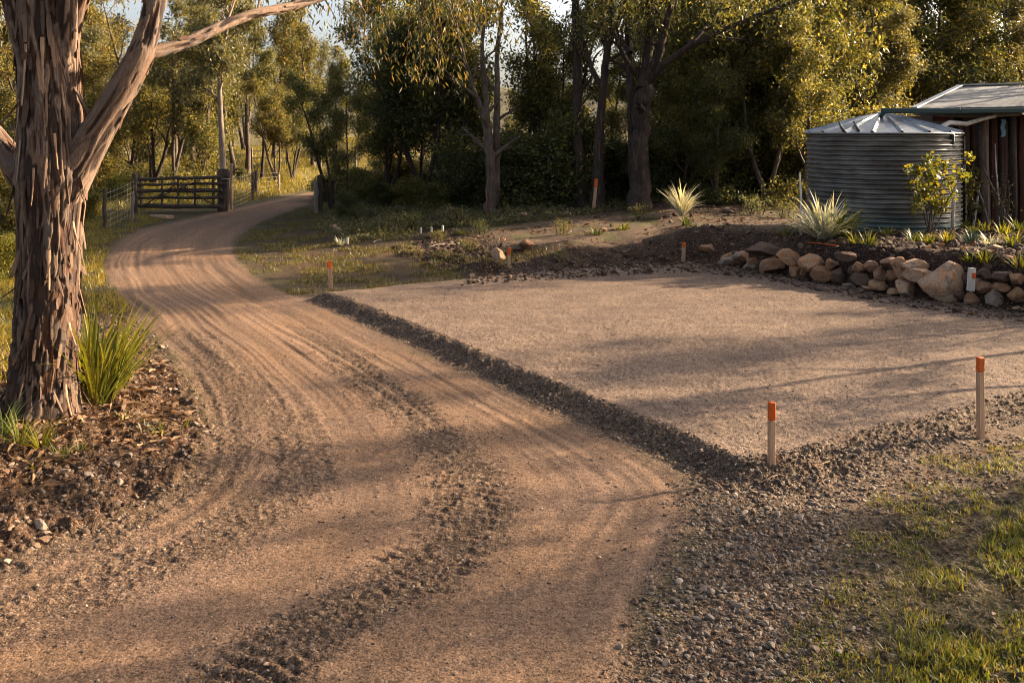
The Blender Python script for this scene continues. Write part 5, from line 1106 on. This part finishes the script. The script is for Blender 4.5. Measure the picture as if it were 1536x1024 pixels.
q = ring[(ds < .05) & (ds > -.42) & (dbq < .05)][:12000]; stones('bank_stones', q, lognorm(len(q), .0085, .4, .004, .022), [(.16, .112, .08), (.115, .08, .058), (.21, .16, .12), (.085, .06, .045)], r)
q = ring[(ds > .0)][:20000]; stones('pad_grit', q, lognorm(len(q), .0048, .42, .0022, .015), [(.28, .205, .16), (.19, .14, .11), (.33, .26, .21), (.12, .09, .072)], r)
q = scatter(VERGE, 16000, r, 8., 1.2); q = q[clumpy(np.c_[q], 1.2, -9, r, 1)[:, 0] > -99]; stones('verge_stones', q[:7500], lognorm(len(q[:7500]), .0105, .62, .004, .055), BROWNS, r, sinkf=.38)
q = scatter(ROAD[(ROAD[:, 1] > 4)], 40000, r, 6.5, 1.3); dq, _ = seg_dist(q[:, 0], q[:, 1], TREAD); dq = dq+.25*n2(q[:, 0]*2.1, q[:, 1]*2.1, 21)
qt = q[(dq < .36)]; stones('drive_clods', qt[:2600], lognorm(len(qt[:2600]), .0058, .5, .0025, .022), [(.17, .112, .078), (.19, .128, .09), (.22, .155, .11), (.11, .074, .053)], r, sinkf=.35)
q = q[(dq >= .3) & (r.uniform(size=len(q)) < .5+1.2*np.clip(n2(q[:, 0]*1.3, q[:, 1]*1.3, 77), 0, 1))][:16000]; stones('drive_grit', q, lognorm(len(q), .0046, .45, .002, .015), [(.26, .175, .12), (.17, .115, .082), (.32, .23, .165), (.10, .07, .052)], r)
q = scatter(SOIL, 60000, r, 16., .5); q = q[r.uniform(size=len(q)) > track_of(q)*.97]; stones('soil_clods', q[:16000], lognorm(16000, .019, .6, .007, .085), [(.085, .052, .034), (.06, .036, .025), (.11, .07, .046), (.14, .095, .066)], r, flat=.85, sinkf=.35, big=.02)
# litter
M_LIT = leaf_mat('fallen_leaf', [(0, (.04, .022, .012)), (.4, (.09, .048, .022)), (.7, (.16, .085, .038)), (.92, (.25, .16, .085)), (1, (.24, .07, .02))], .25, (1.1, .8, .5), .7)
def litter(name, q, L, w, tilt=.35):
    N_ = len(q); z = ground_z(q[:, 0], q[:, 1])+.012; a = r.uniform(0, 6.283, N_); d = np.stack([np.cos(a), np.sin(a), r.normal(0, tilt, N_)], 1); s = np.stack([-np.sin(a), np.cos(a), r.normal(0, tilt, N_)], 1)
    p = np.stack([q[:, 0], q[:, 1], z], 1); l = (L*r.uniform(.5, 1.3, N_))[:, None]; ww = (w*r.uniform(.6, 1.3, N_))[:, None]; u_ = np.array([0, 0, .18])
    V = np.stack([p, p+d*l*.4+s*ww+u_*l, p+d*l, p+d*l*.4-s*ww+u_*l*.4], 1).reshape(-1, 3)
    return tag(obj(name, mesh_np(name, V, np.arange(N_*4).reshape(-1, 4), M_LIT)), kind='stuff')
q = scatter(poly([(-300,760),(-100,600),(20,560),(120,470),(190,470),(250,560),(280,640),(250,690),(120,740),(0,790)]), 16000, r, 9., .8); dq = np.hypot(q[:, 0]+4.7, q[:, 1]-9.2); q = q[r.uniform(size=len(q)) < np.exp(-dq/1.6)*1.5][:7000]; litter('leaf_litter', q[:4200], .07, .012); litter('bark_litter', q[6000:], .20, .014, .15)
q = scatter(SOIL, 7000, r, 16., .4); q = clumpy(q, .8, .05, r, 181)[:3000]; litter('leaf_litter', q, .12, .03)
q = scatter(GRASS_R2, 1500, r, 8., .8); litter('leaf_litter', q[:900], .06, .010)
